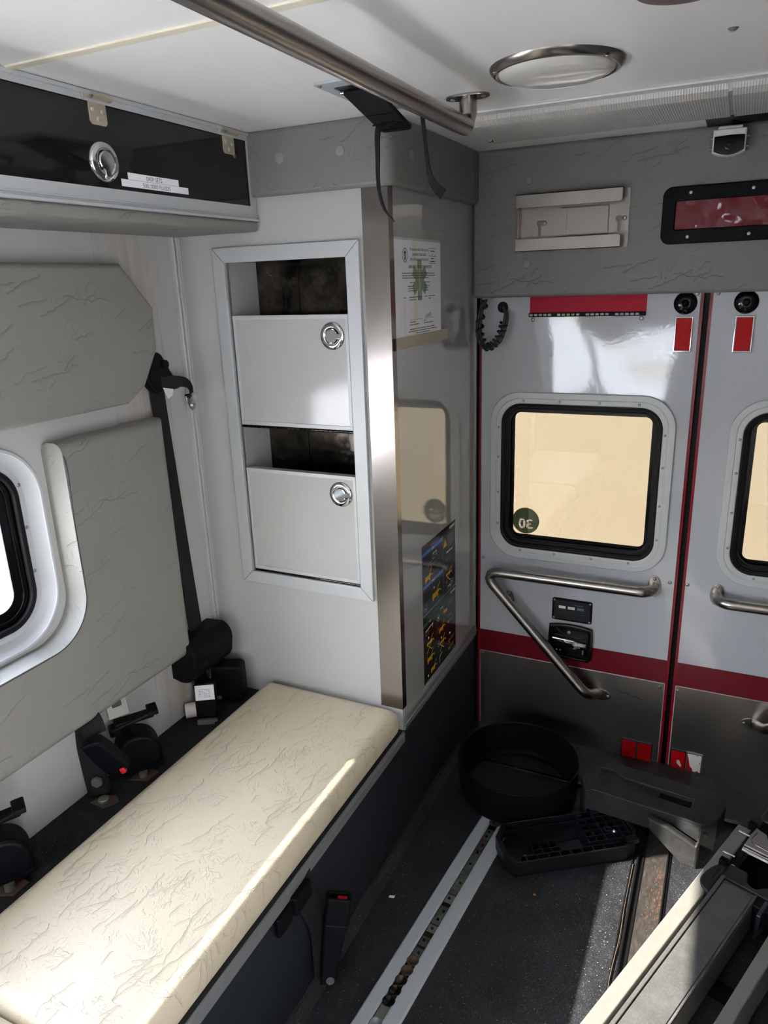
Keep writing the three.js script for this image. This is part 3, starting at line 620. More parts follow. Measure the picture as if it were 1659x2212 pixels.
{
  const t = thing('glove_bracket', 'stainless sheet metal box holder with two lipped flanges on the grey header', 'bracket', [-0.42, 1.59, ZH]);
  const s = poly([[-0.135, -0.068], [0.14, -0.068], [0.14, 0.07], [-0.135, 0.07]]);
  for (const x of [-0.082, 0.12]) { const p = new THREE.Path(); p.absarc(x - 0.004, 0, 0.008, 0.3, Math.PI * 1.4); p.lineTo(x - 0.007, -0.027); p.absarc(x - 0.003, -0.027, 0.004, Math.PI, Math.PI * 2); p.lineTo(x + 0.001, -0.004); p.lineTo(x + 0.012, -0.004); p.lineTo(x + 0.012, 0.003); p.closePath(); s.holes.push(p); }
  for (const y of [0.0335, -0.0365]) s.holes.push(poly([[-0.03, y], [0.09, y], [0.09, y + 0.004], [-0.03, y + 0.004]], THREE.Path));
  part('back_plate', ext(s, 0.0015, 0, 'z', 0, 0, 0.0005), M.steelShaded, t);
  part('tongue', [ext(poly([[-0.036, -0.022], [-0.028, -0.03], [0.09, -0.03], [0.09, 0.032], [-0.028, 0.032], [-0.036, 0.022]]), 0.0015, 0, 'z', 0, 0, 0.006), span(-0.016, -0.014, -0.03, 0.032, 0.0075, 0.0095)], M.steelShaded, t);
  part('side', span(-0.1365, -0.135, -0.068, 0.07, 0.0005, 0.03), M.steel, t);
  const lip = (y0, y1, up) => { const r = 0.008, q = new THREE.Shape(); q.moveTo(-0.141, y0); if (up) { q.lineTo(0.118, y0); q.quadraticCurveTo(0.126, y0, 0.126, y0 + r); q.lineTo(0.126, y1); } else { q.lineTo(0.126, y0); q.lineTo(0.126, y1 - r); q.quadraticCurveTo(0.126, y1, 0.118, y1); } q.lineTo(-0.141, y1); q.closePath(); return ext(q, 0.0015, 0, 'z', 0, 0, 0.034); };
  part('flange', [lip(0.039, 0.0705, true), span(-0.141, 0.126, 0.069, 0.0705, 0.0005, 0.0355)], M.steel, t);
  part('flange', [lip(-0.0685, -0.038, false), span(-0.141, 0.126, -0.0685, -0.067, 0.0005, 0.0355)], M.steel, t);
  for (const x of [-0.072, 0.13]) part('screw', screw(0.0056, 'z', x, 0.001, 0.0018), M.screwMetal, t);
}
// ---------------------------------------------------------------- on the doors
{
  const t = thing('cable_loop', 'dark cable loop bound with coiled wrap at the top left of the door', 'cable');
  const run = [[-0.655, 1.4005, 0.026], [-0.66, 1.385, 0.035], [-0.667, 1.345, 0.045], [-0.664, 1.3, 0.05], [-0.643, 1.272, 0.052], [-0.617, 1.288, 0.05], [-0.6, 1.33, 0.045], [-0.599, 1.362, 0.03], [-0.612, 1.378, 0.002]];
  part('cable', tube(run, 0.0042, { n: 80 }), M.cable, t);
  part('cable', tube(run.map(([x, y, z], i) => [x + 0.007 * (x > -0.63 ? 1 : -1) * (i && i < 8 ? 1 : 0.3), y - 0.004, z + 0.002]), 0.004, { n: 80 }), M.cable, t);
  const c = new THREE.CatmullRomCurve3(run.map((p) => V(...p)), false, 'centripetal'), w = [];
  for (let i = 0; i <= 230; i++) { const u = 0.03 + 0.75 * i / 230, p = c.getPoint(u), d = c.getTangent(u), a = V(0, 0, 1), b = d.clone().cross(a).normalize(); const k = Math.pow(u, 1.6) * 120; w.push(p.addScaledVector(a, 0.0085 * Math.cos(k)).addScaledVector(b, 0.0095 * Math.sin(k)).toArray()); }
  part('spiral_wrap', tube(w, 0.0036, { n: 520, k: 8 }), M.loom, t);
  part('grommet', lathe([[0.0105, 0], [0.013, 0.002], [0.0155, 0]], 'z', -0.615, 1.378, 0, 28), M.rubber, t);
  part('hole', disc(0.011, 0.0008, 'z', -0.615, 1.378, 0), M.rubber, t);
}
{
  const t = thing('light_strip', 'red panel with a thin row of clear diodes at the top of the left door', 'light');
  part('red_panel', span(-0.5365, -0.2275, 1.361, 1.45, 0.0004, 0.0022), M.redFilm, t);
  part('bar', span(-0.5385, -0.2285, 1.3505, 1.3612, 0.0004, 0.008, 0.001), M.plastic, t);
  for (let i = 0; i < 24; i++) if (i % 6 !== 5) part('diode', box(0.0095, 0.006, 0.003, -0.531 + i * 0.0128, 1.3558, 0.008, 0.001), M.zinc, t);
}
function bumper(x, y, R, lbl) {
  const t = thing('rubber_bumper', lbl, 'bumper', [x, y, 0]);
  part('disc', lathe([[0.0002, 0.012], [R * 0.4, 0.0118], [R * 0.7, 0.009], [R * 0.95, 0.003], [R, 0]], 'z', 0, 0, 0, 36), M.glossBlack, t);
  part('nub', lathe([[0.0002, 0.022], [R * 0.14, 0.021], [R * 0.26, 0.016], [R * 0.36, 0.011]], 'z', 0, 0, 0, 24), M.glossBlack, t);
  part('screw', screw(0.004, 'z', 0, 0, 0.0215), M.rubber, t);
}
bumper(-0.134, 1.38, 0.0285, 'round glossy black door bumper at the top right of the left door');
bumper(0.0065, 1.38, 0.0285, 'round glossy black door bumper at the top of the right door');
bumper(-0.13, -0.036, 0.026, 'dark round bumper under the red reflectors of the left door');
bumper(0.004, -0.036, 0.026, 'dark round bumper under the peeling reflectors of the right door');
for (const [x, lbl] of [[-0.133, 'tall red reflector in a silver frame under the bumper of the left door'], [0.0075, 'tall red reflector in a silver frame under the bumper of the right door']]) {
  const t = thing('door_reflector', lbl, 'reflector', [x, 1.3023, 0]);
  part('frame', ring(0.0445, 0.09, 0.002, 0.036, 0.081, 0.001, 0.006, 0.0015, 'z', 0, 0, 0), M.chrome, t);
  part('lens', box(0.0365, 0.0815, 0.004, 0, 0, 0.0022), M.reflector, t);
}
{
  const peel = (f) => canvasTex(128, 256, (g, w, h) => { g.fillStyle = '#b5040d'; g.fillRect(0, 0, w, h); g.fillStyle = '#e9e6de'; f(g, w, h); });
  const p3 = phy(0xffffff, 0.3, { map: peel((g, w, h) => { g.beginPath(); g.moveTo(0.42 * w, 0.42 * h); g.lineTo(0.6 * w, 0.4 * h); g.lineTo(0.78 * w, 0.62 * h); g.lineTo(0.74 * w, 0.72 * h); g.lineTo(0.45 * w, 0.56 * h); g.fill(); }) });
  const p4 = phy(0xffffff, 0.3, { map: peel((g, w, h) => { g.beginPath(); g.moveTo(0.02 * w, 0.03 * h); g.lineTo(w, 0.0); g.lineTo(w, 0.9 * h); g.lineTo(0.8 * w, 0.72 * h); g.lineTo(0.66 * w, 0.78 * h); g.lineTo(0.5 * w, 0.86 * h); g.lineTo(0.42 * w, 0.66 * h); g.lineTo(0.25 * w, 0.58 * h); g.lineTo(0.14 * w, 0.3 * h); g.fill(); g.fillStyle = '#8d8a85'; g.fillRect(0.88 * w, 0.3 * h, 0.06 * w, 0.1 * h); g.fillRect(0.6 * w, 0.03 * h, 0.2 * w, 0.03 * h); }) });
  const set = [[-0.187, 'left red reflector of the pair low on the left door', M.reflector], [-0.141, 'right red reflector of the pair low on the left door', M.reflector], [-0.043, 'red reflector with a small white chip low on the right door', p3], [0.002, 'half peeled white and red reflector low on the right door', p4]];
  set.forEach(([x, lbl, mat], i) => {
    const t = thing('low_reflector', lbl, 'reflector', [x, 0.03, 0.0025], 'reflectors low on the rear doors');
    part('frame', ring(0.047, 0.084, 0.002, 0.039, 0.075, 0.001, 0.005, 0.001, 'z', 0, 0, 0), i === 3 ? M.zinc : M.steelDark, t);
    const s = sheet(0.0405, 0.077, 0.004); part('lens', mv(s, 0, 0, 0.002), mat, t);
  });
}
function grabRail(mir, lbl) {
  const t = thing('door_grab_rail', lbl, 'grab rail'), X = (x) => mir ? -0.138 - x : x, P = (a) => a.map(([x, y, z]) => [X(x), y, z]);
  part('pipe', bent(P([[-0.152, 0.593, 0.001], [-0.158, 0.594, 0.062], [-0.655, 0.594, 0.062], [-0.315, 0.229, 0.062], [-0.29, 0.207, 0.001]]), 0.0155, [0.03, 0.062, 0.03], 20), M.pipe, t);
  part('leg', rod([X(-0.58), 0.482, 0.001], [X(-0.563), 0.502, 0.06], 0.0125, 16), M.pipe, t);
  for (const [x, y, w, h] of [[-0.152, 0.593, 0.018, 0.032], [-0.58, 0.482, 0.017, 0.031], [-0.284, 0.207, 0.034, 0.019]]) {
    const e = new THREE.Shape(); e.absellipse(X(x), y, w, h, 0, Math.PI * 2);
    const f = part('flange', ext(e, 0.004, 0.001, 'z', 0, 0, 0.0005, { cs: 24 }), M.pipe, t);
    for (const [a, b] of w > h ? [[0.024, 0], [-0.024, 0]] : [[0, 0.023], [0, -0.023]]) part('screw', screw(0.005, 'z', X(x) + a, y + b, 0.004), M.screwMetal, f);
  }
}
grabRail(false, 'bent steel grab rail on the left rear door');
grabRail(true, 'bent steel grab rail on the right rear door cut by the photo edge');
{
  const t = thing('switch_panel', 'small black switch panel with three label windows above the door latch', 'switch panel', [-0.382, 0.4765, 0]);
  part('plate', ext(rrect(0.121, 0.073, 0.006), 0.005, 0.0012, 'z'), M.plastic, t);
  const pr = canvasTex(512, 300, (g, W, H) => {
    g.fillStyle = '#131417'; g.fillRect(0, 0, W, H);
    for (const [i, c] of [[0, '#e8e5de'], [1, '#e8e5de'], [2, '#5d6680']]) {
      const x = 66 + i * 132; g.fillStyle = c; g.fillRect(x, 88, 98, 42);
      if (i < 2) { g.fillStyle = '#77736c'; g.fillRect(x + 18, 106, 62, 4); }
      g.strokeStyle = '#1f5346'; g.lineWidth = 5; g.beginPath(); g.moveTo(x, 178); g.lineTo(x + 18, 156); g.lineTo(x + 98, 156); g.lineTo(x + 98, 196); g.lineTo(x, 196); g.closePath(); g.stroke();
    }
    g.fillStyle = '#b07a6a'; g.beginPath(); g.moveTo(282, 40); g.lineTo(318, 50); g.lineTo(312, 60); g.fill();
    g.strokeStyle = '#6d6c70'; g.lineWidth = 4; g.beginPath(); g.moveTo(322, 56); for (let i = 0; i < 20; i++) g.lineTo(326 + i * 5, 56 + (i % 2 ? 6 : -5)); g.stroke();
  });
  part('print', mv(sheet(0.108, 0.062, 0.0004), 0, 0, 0.0052), std(0xffffff, 0.4, { map: pr }), t);
  for (const x of [-0.054, 0.054]) for (const y of [-0.03, 0.03]) part('screw', screw(0.0035, 'z', x, y, 0.005), M.screwMetal, t);
}
{
  const t = thing('door_latch', 'black recessed door latch with a chrome lever on the left rear door', 'latch', [-0.382, 0.371, 0]);
  const s = new THREE.Shape(); s.moveTo(-0.066, 0.054); s.quadraticCurveTo(0, 0.07, 0.066, 0.054); s.quadraticCurveTo(0.071, 0, 0.064, -0.052); s.quadraticCurveTo(0.06, -0.06, 0.05, -0.059); s.lineTo(-0.05, -0.059); s.quadraticCurveTo(-0.062, -0.06, -0.065, -0.05); s.quadraticCurveTo(-0.071, 0, -0.066, 0.054);
  const q = rrect(0.108, 0.092, 0.008, 0, -0.002, THREE.Path); s.holes.push(q);
  part('bezel', ext(s, 0.014, 0.005, 'z'), M.glossBlack, t);
  part('recess', span(-0.056, 0.056, -0.05, 0.046, 0.0005, 0.003), M.glossBlack, t);
  part('tray', [ext(rrect(0.062, 0.03, 0.008, 0.014, -0.034), 0.006, 0.002, 'z', 0, 0, 0.003), ...[0.0, 0.008].map((d) => span(-0.05, -0.012, -0.016 - d, -0.013 - d, 0.002, 0.006))], M.plastic, t);
  part('lever', [ext(poly([[-0.056, 0.013], [0.012, 0.011], [0.018, 0.006], [0.05, 0.004], [0.05, -0.009], [0.02, -0.009], [0.012, -0.004], [-0.052, -0.001]]), 0.01, 0.003, 'z', 0, 0, 0.006), disc(0.008, 0.003, 'z', 0.016, 0.001, 0.0155)], M.chrome, t);
  part('keeper', [disc(0.0055, 0.006, 'z', 0.014, -0.022, 0.003), span(0.038, 0.042, -0.034, -0.02, 0.003, 0.012, 0.001), ext(poly([[0.012, -0.013], [0.018, -0.01], [0.03, -0.012], [0.03, -0.017], [0.018, -0.018]]), 0.004, 0, 'z', 0, 0, 0.003)], M.zinc, t);
  part('screw', [...screw(0.006, 'z', -0.006, 0.03, 0.003), ...screw(0.003, 'z', -0.042, -0.034, 0.003), ...screw(0.003, 'z', -0.031, -0.034, 0.003)], M.screwMetal, t);
}
{ // round number sticker on the outer face of the glass, read from outside
  const m = canvasTex(256, 256, (g, W, H) => { g.fillStyle = '#8f9b86'; g.fillRect(0, 0, W, H); g.save(); g.translate(W, 0); g.scale(-1, 1); g.fillStyle = '#ffffff'; g.font = 'bold 130px sans-serif'; g.textAlign = 'center'; g.textBaseline = 'middle'; g.fillText('30', W * 0.5, H * 0.62); g.restore(); });
  const d = new THREE.CylinderGeometry(0.042, 0.042, 0.0006, 40); d.rotateX(Math.PI / 2); d.userData.keepUV = true;
  const p = d.attributes.position, u = d.attributes.uv; for (let i = 0; i < p.count; i++) u.setXY(i, p.getX(i) / 0.084 + 0.5, p.getY(i) / 0.084 + 0.5);
  const s = part('number_sticker', mv(d, 0, 0, 0), phy(0xffffff, 0.8, { map: m, transmission: 0.75, thickness: 0 }));
  s.position.set(-0.543, 0.7375, -0.0375);
  tag(s, 'round green sticker with mirrored number 30 on the left door window', 'sticker');
}

// ---------------------------------------------------------------- paper on the cabinet side
{
  const tex = canvasTex(1024, 768, (g, W, H) => {
    g.fillStyle = '#f1f0f2'; g.fillRect(0, 0, W, H);
    g.fillStyle = 'rgba(225,215,150,0.35)'; g.fillRect(395, 0, 90, H); g.fillRect(200, 470, 30, 300);
    const cx = 540, cy = 320; g.fillStyle = '#8c9a88';
    for (let k = 0; k < 3; k++) { g.save(); g.translate(cx, cy); g.rotate(k * Math.PI / 3); g.fillRect(-44, -160, 88, 320); g.restore(); }
    g.strokeStyle = '#cfd3a8'; g.lineWidth = 9; g.beginPath(); for (let i = 0; i <= 40; i++) { const y = cy - 130 + i * 6.5, x = cx + 14 * Math.sin(i * 0.55); i ? g.lineTo(x, y) : g.moveTo(x, y); } g.stroke(); g.lineWidth = 7; g.beginPath(); g.moveTo(cx, cy - 140); g.lineTo(cx, cy + 150); g.stroke();
    g.strokeStyle = '#22252c'; g.lineWidth = 5; g.beginPath(); g.ellipse(244, 130, 52, 52, 0, 0, 6.3); g.stroke(); g.lineWidth = 2; g.beginPath(); g.ellipse(244, 130, 40, 40, 0, 0, 6.3); g.stroke(); g.fillStyle = '#2a2d33'; g.beginPath(); g.moveTo(226, 100); g.lineTo(262, 100); g.lineTo(264, 150); g.lineTo(244, 170); g.lineTo(224, 150); g.fill(); g.fillStyle = '#dcdbde'; g.fillRect(238, 116, 12, 36);
    g.fillStyle = '#23354f'; g.textAlign = 'center'; g.font = 'italic bold 29px serif';
    g.fillText('The Commonwealth of Massachusetts', 540, 92, 400); g.fillText('Department of Public Health', 540, 130, 300); g.fillText('Office of Emergency Medical Service', 540, 168, 400);
    g.strokeStyle = '#333'; g.lineWidth = 3; g.strokeRect(760, 66, 148, 122); g.beginPath(); g.moveTo(760, 128); g.lineTo(908, 128); g.stroke();
    g.fillStyle = '#333'; g.font = 'bold 14px sans-serif'; for (const [y, w] of [[90, 96], [150, 74]]) g.fillRect(834 - w / 2, y - 5, w, 8); g.fillRect(826, 110, 18, 7); g.fillRect(786, 168, 96, 8);
    g.fillStyle = '#2a2a2c'; g.font = 'bold 30px sans-serif'; g.fillText('AMBULANCE CERTIFICATE OF INSPECTION', 560, 226, 500);
    const line = (x, y, w, h = 7) => { let p = x; while (p < x + w) { const q = rr(8, 34); g.fillRect(p, y, Math.min(q, x + w - p), h); p += q + 7; } };
    g.fillStyle = '#3a3a3c'; for (const [x, y, w] of [[180, 262, 690], [180, 280, 710], [180, 298, 560], [330, 334, 90], [640, 334, 130], [290, 362, 110], [290, 380, 120], [290, 398, 160], [640, 362, 120], [640, 380, 90], [640, 398, 90], [200, 448, 50], [310, 448, 190], [520, 448, 60], [640, 448, 70], [730, 448, 150], [310, 468, 150], [740, 466, 50], [320, 644, 110], [310, 664, 210], [620, 644, 40], [620, 664, 210], [310, 700, 560], [290, 718, 620], [440, 736, 320]]) line(x, y, w);
    g.strokeStyle = '#55524c'; g.lineWidth = 2; g.beginPath(); g.moveTo(330, 632); g.lineTo(580, 628); g.moveTo(640, 632); g.lineTo(850, 628); g.stroke();
    g.strokeStyle = '#111'; g.lineWidth = 5; g.beginPath(); g.moveTo(664, 596); g.lineTo(660, 622); g.lineTo(680, 618); g.lineTo(700, 598); g.lineTo(706, 620); g.lineTo(730, 594); g.lineTo(734, 618); g.lineTo(760, 592); g.quadraticCurveTo(810, 600, 750, 622); g.stroke();
  });
  const t = thing('certificate', 'printed inspection certificate taped to the glossy grey cabinet side', 'certificate');
  part('paper', sheetX(0.572, 0.285, 1.332, 1.55, XC + 0.0006, 0.0005), std(0xffffff, 0.55, { map: tex }), t);
  part('top_tape', span(XC + 0.0012, XC + 0.0016, 1.545, 1.572, 0.252, 0.58), M.clearFilm, t, 'clear tape');
  part('side_tape', span(XC + 0.0012, XC + 0.0015, 1.334, 1.548, 0.572, 0.581), M.clearFilm, t);
  part('bottom_tape', [span(XC + 0.0012, XC + 0.0018, 1.31, 1.3365, 0.24, 0.585)], M.tape, t, 'yellowed tape');
}
{
  const cot = (g, x, y, s, flip, low) => {           // a yellow stretcher, seen from the side
    g.save(); g.translate(x, y); g.scale(s * (flip ? -1 : 1), s); g.fillStyle = '#d6a41c'; g.strokeStyle = '#d6a41c'; g.lineWidth = 7; g.lineCap = 'round';
    g.fillRect(-60, -10, 100, 16); g.beginPath(); g.moveTo(10, -8); g.lineTo(52, -48); g.moveTo(40, -2); g.lineTo(66, 2); g.lineTo(70, 16); g.stroke();
    if (low) { g.fillRect(-62, 0, 88, 22); g.fillRect(-54, 22, 12, 12); g.fillRect(14, 22, 12, 12); } else { g.beginPath(); g.moveTo(-50, 6); g.lineTo(20, 58); g.moveTo(24, 6); g.lineTo(-44, 58); g.stroke(); g.fillRect(-60, 54, 16, 12); g.fillRect(18, 54, 16, 12); }
    g.restore();
  };
  const head = (g, t, x, y, w, c) => { g.fillStyle = c; g.fillRect(x, y, w, 40); g.fillStyle = '#e4e8ee'; g.font = 'bold 26px sans-serif'; g.textAlign = 'center'; g.fillText(t, x + w / 2, y + 30); };
  const dash = (g, x, y, n, w, c = '#8b8d92') => { g.fillStyle = c; for (let i = 0; i < n; i++) g.fillRect(x, y + i * 13, w * (0.7 + 0.3 * rnd()), 4); };
  const up = canvasTex(1024, 820, (g, W, H) => {
    g.fillStyle = '#17181b'; g.fillRect(0, 0, W, H);
    g.fillStyle = '#f0f0f2'; g.font = 'bold italic 52px sans-serif'; g.textAlign = 'right'; g.fillText('stryker', W - 18, 62);
    g.fillStyle = '#9a9ca2'; g.textAlign = 'center'; g.font = '26px sans-serif'; g.fillText('Manual Operation', 360, 70);
    g.strokeStyle = '#4a78b8'; g.lineWidth = 9; g.strokeRect(8, 88, 610, 724); head(g, 'Load', 8, 88, 610, '#4a78b8'); head(g, 'Unload', 8, 470, 610, '#4a78b8');
    g.strokeStyle = '#8b8d92'; g.lineWidth = 3; for (const y of [250, 290]) { g.beginPath(); g.moveTo(30, y); g.lineTo(600, y); g.stroke(); }
    g.strokeStyle = '#e8e8ea'; g.lineWidth = 9; g.beginPath(); g.moveTo(300, 175); g.lineTo(420, 175); g.lineTo(400, 225); g.stroke(); g.lineWidth = 3; g.strokeRect(290, 195, 70, 40);
    cot(g, 180, 400, 1.7, false, true); cot(g, 400, 680, 2.0, false, true); g.fillStyle = '#f0f0f2'; g.beginPath(); g.arc(330, 590, 16, 0, 6.3); g.fill(); g.strokeStyle = '#e8e8ea'; g.beginPath(); g.arc(76, 740, 44, 0, 6.3); g.stroke(); g.beginPath(); g.moveTo(55, 755); g.lineTo(95, 730); g.lineTo(85, 760); g.fill();
    g.fillStyle = '#e2a714'; g.beginPath(); g.moveTo(690, 130); g.lineTo(750, 235); g.lineTo(630, 235); g.fill(); g.fillStyle = '#17181b'; g.font = 'bold 70px sans-serif'; g.fillText('!', 690, 226);
    dash(g, 770, 120, 12, 240); g.fillStyle = '#f0f0f2'; g.font = 'bold 30px sans-serif'; g.fillText('Other Options', 830, 330);
    for (const [x, y, c] of [[730, 400, '#b8423a'], [830, 390, '#b8423a'], [900, 560, '#b9bbc0'], [740, 500, '#6a6c70'], [900, 735, '#b9bbc0']]) { g.strokeStyle = c; g.lineWidth = 4; g.beginPath(); g.arc(x, y, 34, 0, 6.3); g.stroke(); g.fillStyle = c; g.fillRect(x - 8, y - 10, 14, 20); }
    cot(g, 800, 600, 1.5, false, false); g.strokeStyle = '#e8e8ea'; g.lineWidth = 8; g.beginPath(); g.moveTo(760, 760); g.lineTo(850, 760); g.lineTo(840, 790); g.stroke();
    g.strokeStyle = '#5a5c62'; g.lineWidth = 2; g.strokeRect(636, 455, 372, 350); 
  });
  const low = canvasTex(1024, 820, (g, W, H) => {
    g.fillStyle = '#101113'; g.fillRect(0, 0, W, H);
    g.fillStyle = '#f0f0f2'; g.font = 'bold italic 48px sans-serif'; g.textAlign = 'right'; g.fillText('stryker', W - 14, 58);
    g.textAlign = 'center'; g.fillStyle = '#8a9a8e'; g.font = '24px sans-serif'; g.fillText('Powered Operation', 380, 62);
    g.strokeStyle = '#1d6b3c'; g.lineWidth = 9; g.strokeRect(8, 90, 368, 722); g.strokeRect(394, 90, 336, 722); head(g, 'Load', 8, 90, 368, '#1d6b3c'); head(g, 'Unload', 394, 90, 336, '#1d6b3c');
    g.strokeStyle = '#e8e8ea'; g.lineWidth = 11; g.beginPath(); g.moveTo(60, 190); g.lineTo(280, 175); g.lineTo(265, 215); g.stroke(); g.lineWidth = 3; g.strokeRect(60, 205, 90, 40);
    cot(g, 190, 370, 1.6, false, false); cot(g, 200, 560, 1.6, false, true); cot(g, 290, 730, 1.4, false, true); cot(g, 660, 190, 1.2, true, true); cot(g, 560, 360, 1.5, false, true); cot(g, 570, 540, 1.5, false, false);
    for (const [x, y, c] of [[80, 520, '#b8423a'], [450, 190, '#e8e8ea'], [450, 340, '#b8423a'], [450, 520, '#8b8d92']]) { g.strokeStyle = c; g.lineWidth = 5; g.beginPath(); g.arc(x, y, 36, 0, 6.3); g.stroke(); g.fillStyle = c; g.fillRect(x - 10, y - 12, 20, 24); }
    g.fillStyle = '#f0f0f2'; for (const [x, y] of [[150, 300], [120, 760], [540, 480]]) { g.beginPath(); g.arc(x, y, 15, 0, 6.3); g.fill(); }
    g.strokeStyle = '#e8e8ea'; g.lineWidth = 12; g.beginPath(); g.moveTo(470, 780); g.lineTo(480, 700); g.lineTo(560, 670); g.stroke();
    dash(g, 760, 110, 6, 230); dash(g, 760, 300, 3, 150); g.fillStyle = '#c8922a'; g.fillRect(760, 370, 30, 30); dash(g, 800, 375, 2, 140); cot(g, 800, 640, 0.6, false, false); cot(g, 800, 740, 0.6, false, true); dash(g, 860, 620, 3, 110); dash(g, 860, 710, 3, 110); g.fillStyle = '#e8e8ea'; g.fillRect(800, 540, 40, 20);
  });
  tag(part('instruction_poster', sheetX(0.439, 0.187, 0.594, 0.7955, XC + 0.0002, 0.0006), phy(0xffffff, 0.12, { map: up })), 'upper black instruction poster with blue bands and yellow stretchers', 'poster');
  tag(part('instruction_poster', sheetX(0.439, 0.187, 0.388, 0.5915, XC + 0.0002, 0.0006), phy(0xffffff, 0.12, { map: low })), 'lower black instruction poster with green bands and yellow stretchers', 'poster');
}

// ---------------------------------------------------------------- seat belts
{
  const t = thing('shoulder_belt', 'black shoulder seat belt hanging down the wall beside the pads', 'seat belt');
  const x = XL + 0.012;
  const a = new THREE.Shape(); a.moveTo(-0.742, 1.318); a.quadraticCurveTo(-0.722, 1.322, -0.712, 1.298); a.lineTo(-0.682, 1.252); a.lineTo(-0.7, 1.225); a.lineTo(-0.742, 1.222); a.quadraticCurveTo(-0.776, 1.236, -0.778, 1.268); a.closePath();
  part('anchor_cover', ext(a, 0.026, 0.008, 'x', x - 0.008), M.plastic, t);
  part('bolt_cap', [disc(0.0115, 0.014, 'x', x + 0.012, 1.289, 0.721, 20, 0.0105)], M.plastic, t);
  part('belt_strap', ribbon([[x + 0.004, 1.24, 0.74], [x + 0.003, 1.0, 0.727], [x + 0.003, 0.75, 0.714], [x + 0.004, 0.56, 0.704]], 0.047, 0.003, () => [0, 0, 1]), M.webbing, t);
  part('belt_loop', ribbon([[x + 0.016, 1.243, 0.735], [x + 0.022, 1.243, 0.7], [x + 0.03, 1.238, 0.672], [x + 0.034, 1.222, 0.656], [x + 0.033, 1.205, 0.652]], 0.036, 0.004, (u) => [0.55 * Math.sin(u * 2.4), 1 - u * 0.75, 0.95 * u]), M.webbing, t);
  part('tongue', [ext(poly([[-0.672, 1.207], [-0.632, 1.207], [-0.633, 1.194], [-0.642, 1.172], [-0.652, 1.168], [-0.66, 1.176], [-0.67, 1.195]]), 0.003, 0.0008, 'x', x + 0.03), rod([x + 0.034, 1.209, 0.674], [x + 0.034, 1.209, 0.631], 0.0032), disc(0.0062, 0.005, 'x', x + 0.032, 1.181, 0.649, 16)], M.chrome, t);
  part('care_tag', ext(poly([[-0.735, 1.236], [-0.7, 1.228], [-0.706, 1.213], [-0.722, 1.207]]), 0.001, 0, 'x', x + 0.02), M.white, t);
  const r = new THREE.Shape(); r.moveTo(XL + 0.002, 0.482); r.lineTo(XL + 0.002, 0.586); r.lineTo(XL + 0.055, 0.59); r.quadraticCurveTo(XL + 0.084, 0.58, XL + 0.084, 0.545); r.lineTo(XL + 0.078, 0.505); r.quadraticCurveTo(XL + 0.066, 0.476, XL + 0.03, 0.476); r.closePath();
  part('retractor', [ext(r, 0.158, 0.008, 'z', 0, 0, 0.636), ext(r, 0.01, 0.003, 'z', 0, 0, 0.79).scale(1, 1, 1), span(XL + 0.06, XL + 0.088, 0.518, 0.534, 0.755, 0.785, 0.003)], M.plastic, t);
  part('tail_strap', ribbon([[x, 0.5, 0.71], [x, 0.43, 0.706], [x + 0.002, 0.36, 0.702]], 0.05, 0.003, () => [0, 0, 1]), M.webbing, t);
}
{
  const t = thing('corner_buckle', 'black belt buckle with a white printed label in the bench corner', 'buckle', [-1.195, 0.357, 0.755], undefined, 0.55);
  const b = ext(rrect(0.056, 0.105, 0.01, 0, 0.05), 0.03, 0.006, 'z', 0, 0, -0.015); b.rotateX(-0.12);
  part('buckle_body', b, M.plastic, t);
  const tx = canvasTex(256, 220, (g, W, H) => { g.fillStyle = '#e6e5e6'; g.fillRect(0, 0, W, H); g.fillStyle = '#77757a'; for (let i = 0; i < 6; i++) for (let j = 0; j < 5; j++) if (rnd() > 0.25) g.fillRect(50 + j * 32, 60 + i * 22, rr(14, 28), 6); });
  const l = sheet(0.05, 0.042, 0.0006); l.translate(0, 0.075, 0.0158); l.rotateX(-0.12); l.userData.keepUV = true;
  part('printed_label', l, std(0xffffff, 0.6, { map: tx }), t);
  part('bracket', [span(-0.022, 0.022, 0.0, 0.004, -0.02, 0.04), span(-0.022, 0.03, 0.004, 0.012, 0.03, 0.036)], M.zinc, t);
}
{
  const t = thing('corner_retractor', 'tall black belt retractor cover standing in the bench corner', 'seat belt', [-1.19, 0.357, 0.66], undefined, 0.35);
  part('cover', [ext(rrect(0.088, 0.112, 0.012, 0, 0.058), 0.05, 0.009, 'z', 0, 0, -0.03)], M.plastic, t);
  part('side_web', ribbon([[-0.05, 0.11, 0.0], [-0.056, 0.06, 0.006], [-0.062, 0.01, 0.012]], 0.04, 0.003, () => [0.3, 0, 1]), M.webbing, t);
  part('clip', box(0.03, 0.008, 0.01, -0.03, 0.022, 0.03, 0.003), M.zinc, t);
}
{
  const t = thing('tape_roll', 'small white roll of tape beside the labelled buckle', 'tape roll', [-1.236, 0.3766, 0.772], undefined, 0.75);
  part('tape', lathe([[0.0125, -0.015], [0.0195, -0.015], [0.02, -0.014], [0.02, 0.014], [0.0195, 0.015], [0.0125, 0.015], [0.0125, -0.015]], 'x', 0, 0, 0, 32), std(0xd9cfc8, 0.7), t);
  part('core', lathe([[0.0095, -0.0145], [0.0124, -0.0145], [0.0124, 0.0145], [0.0095, 0.0145], [0.0095, -0.0145]], 'x', 0, 0, 0, 28), M.zinc, t);
}
const rustPlate = (s) => { const e = ext(poly([[-0.032, 0.0], [-0.012, 0.02], [0.022, 0.018], [0.034, -0.004], [0.004, -0.024]]), 0.003, 0.0008, 'y'); return e; };
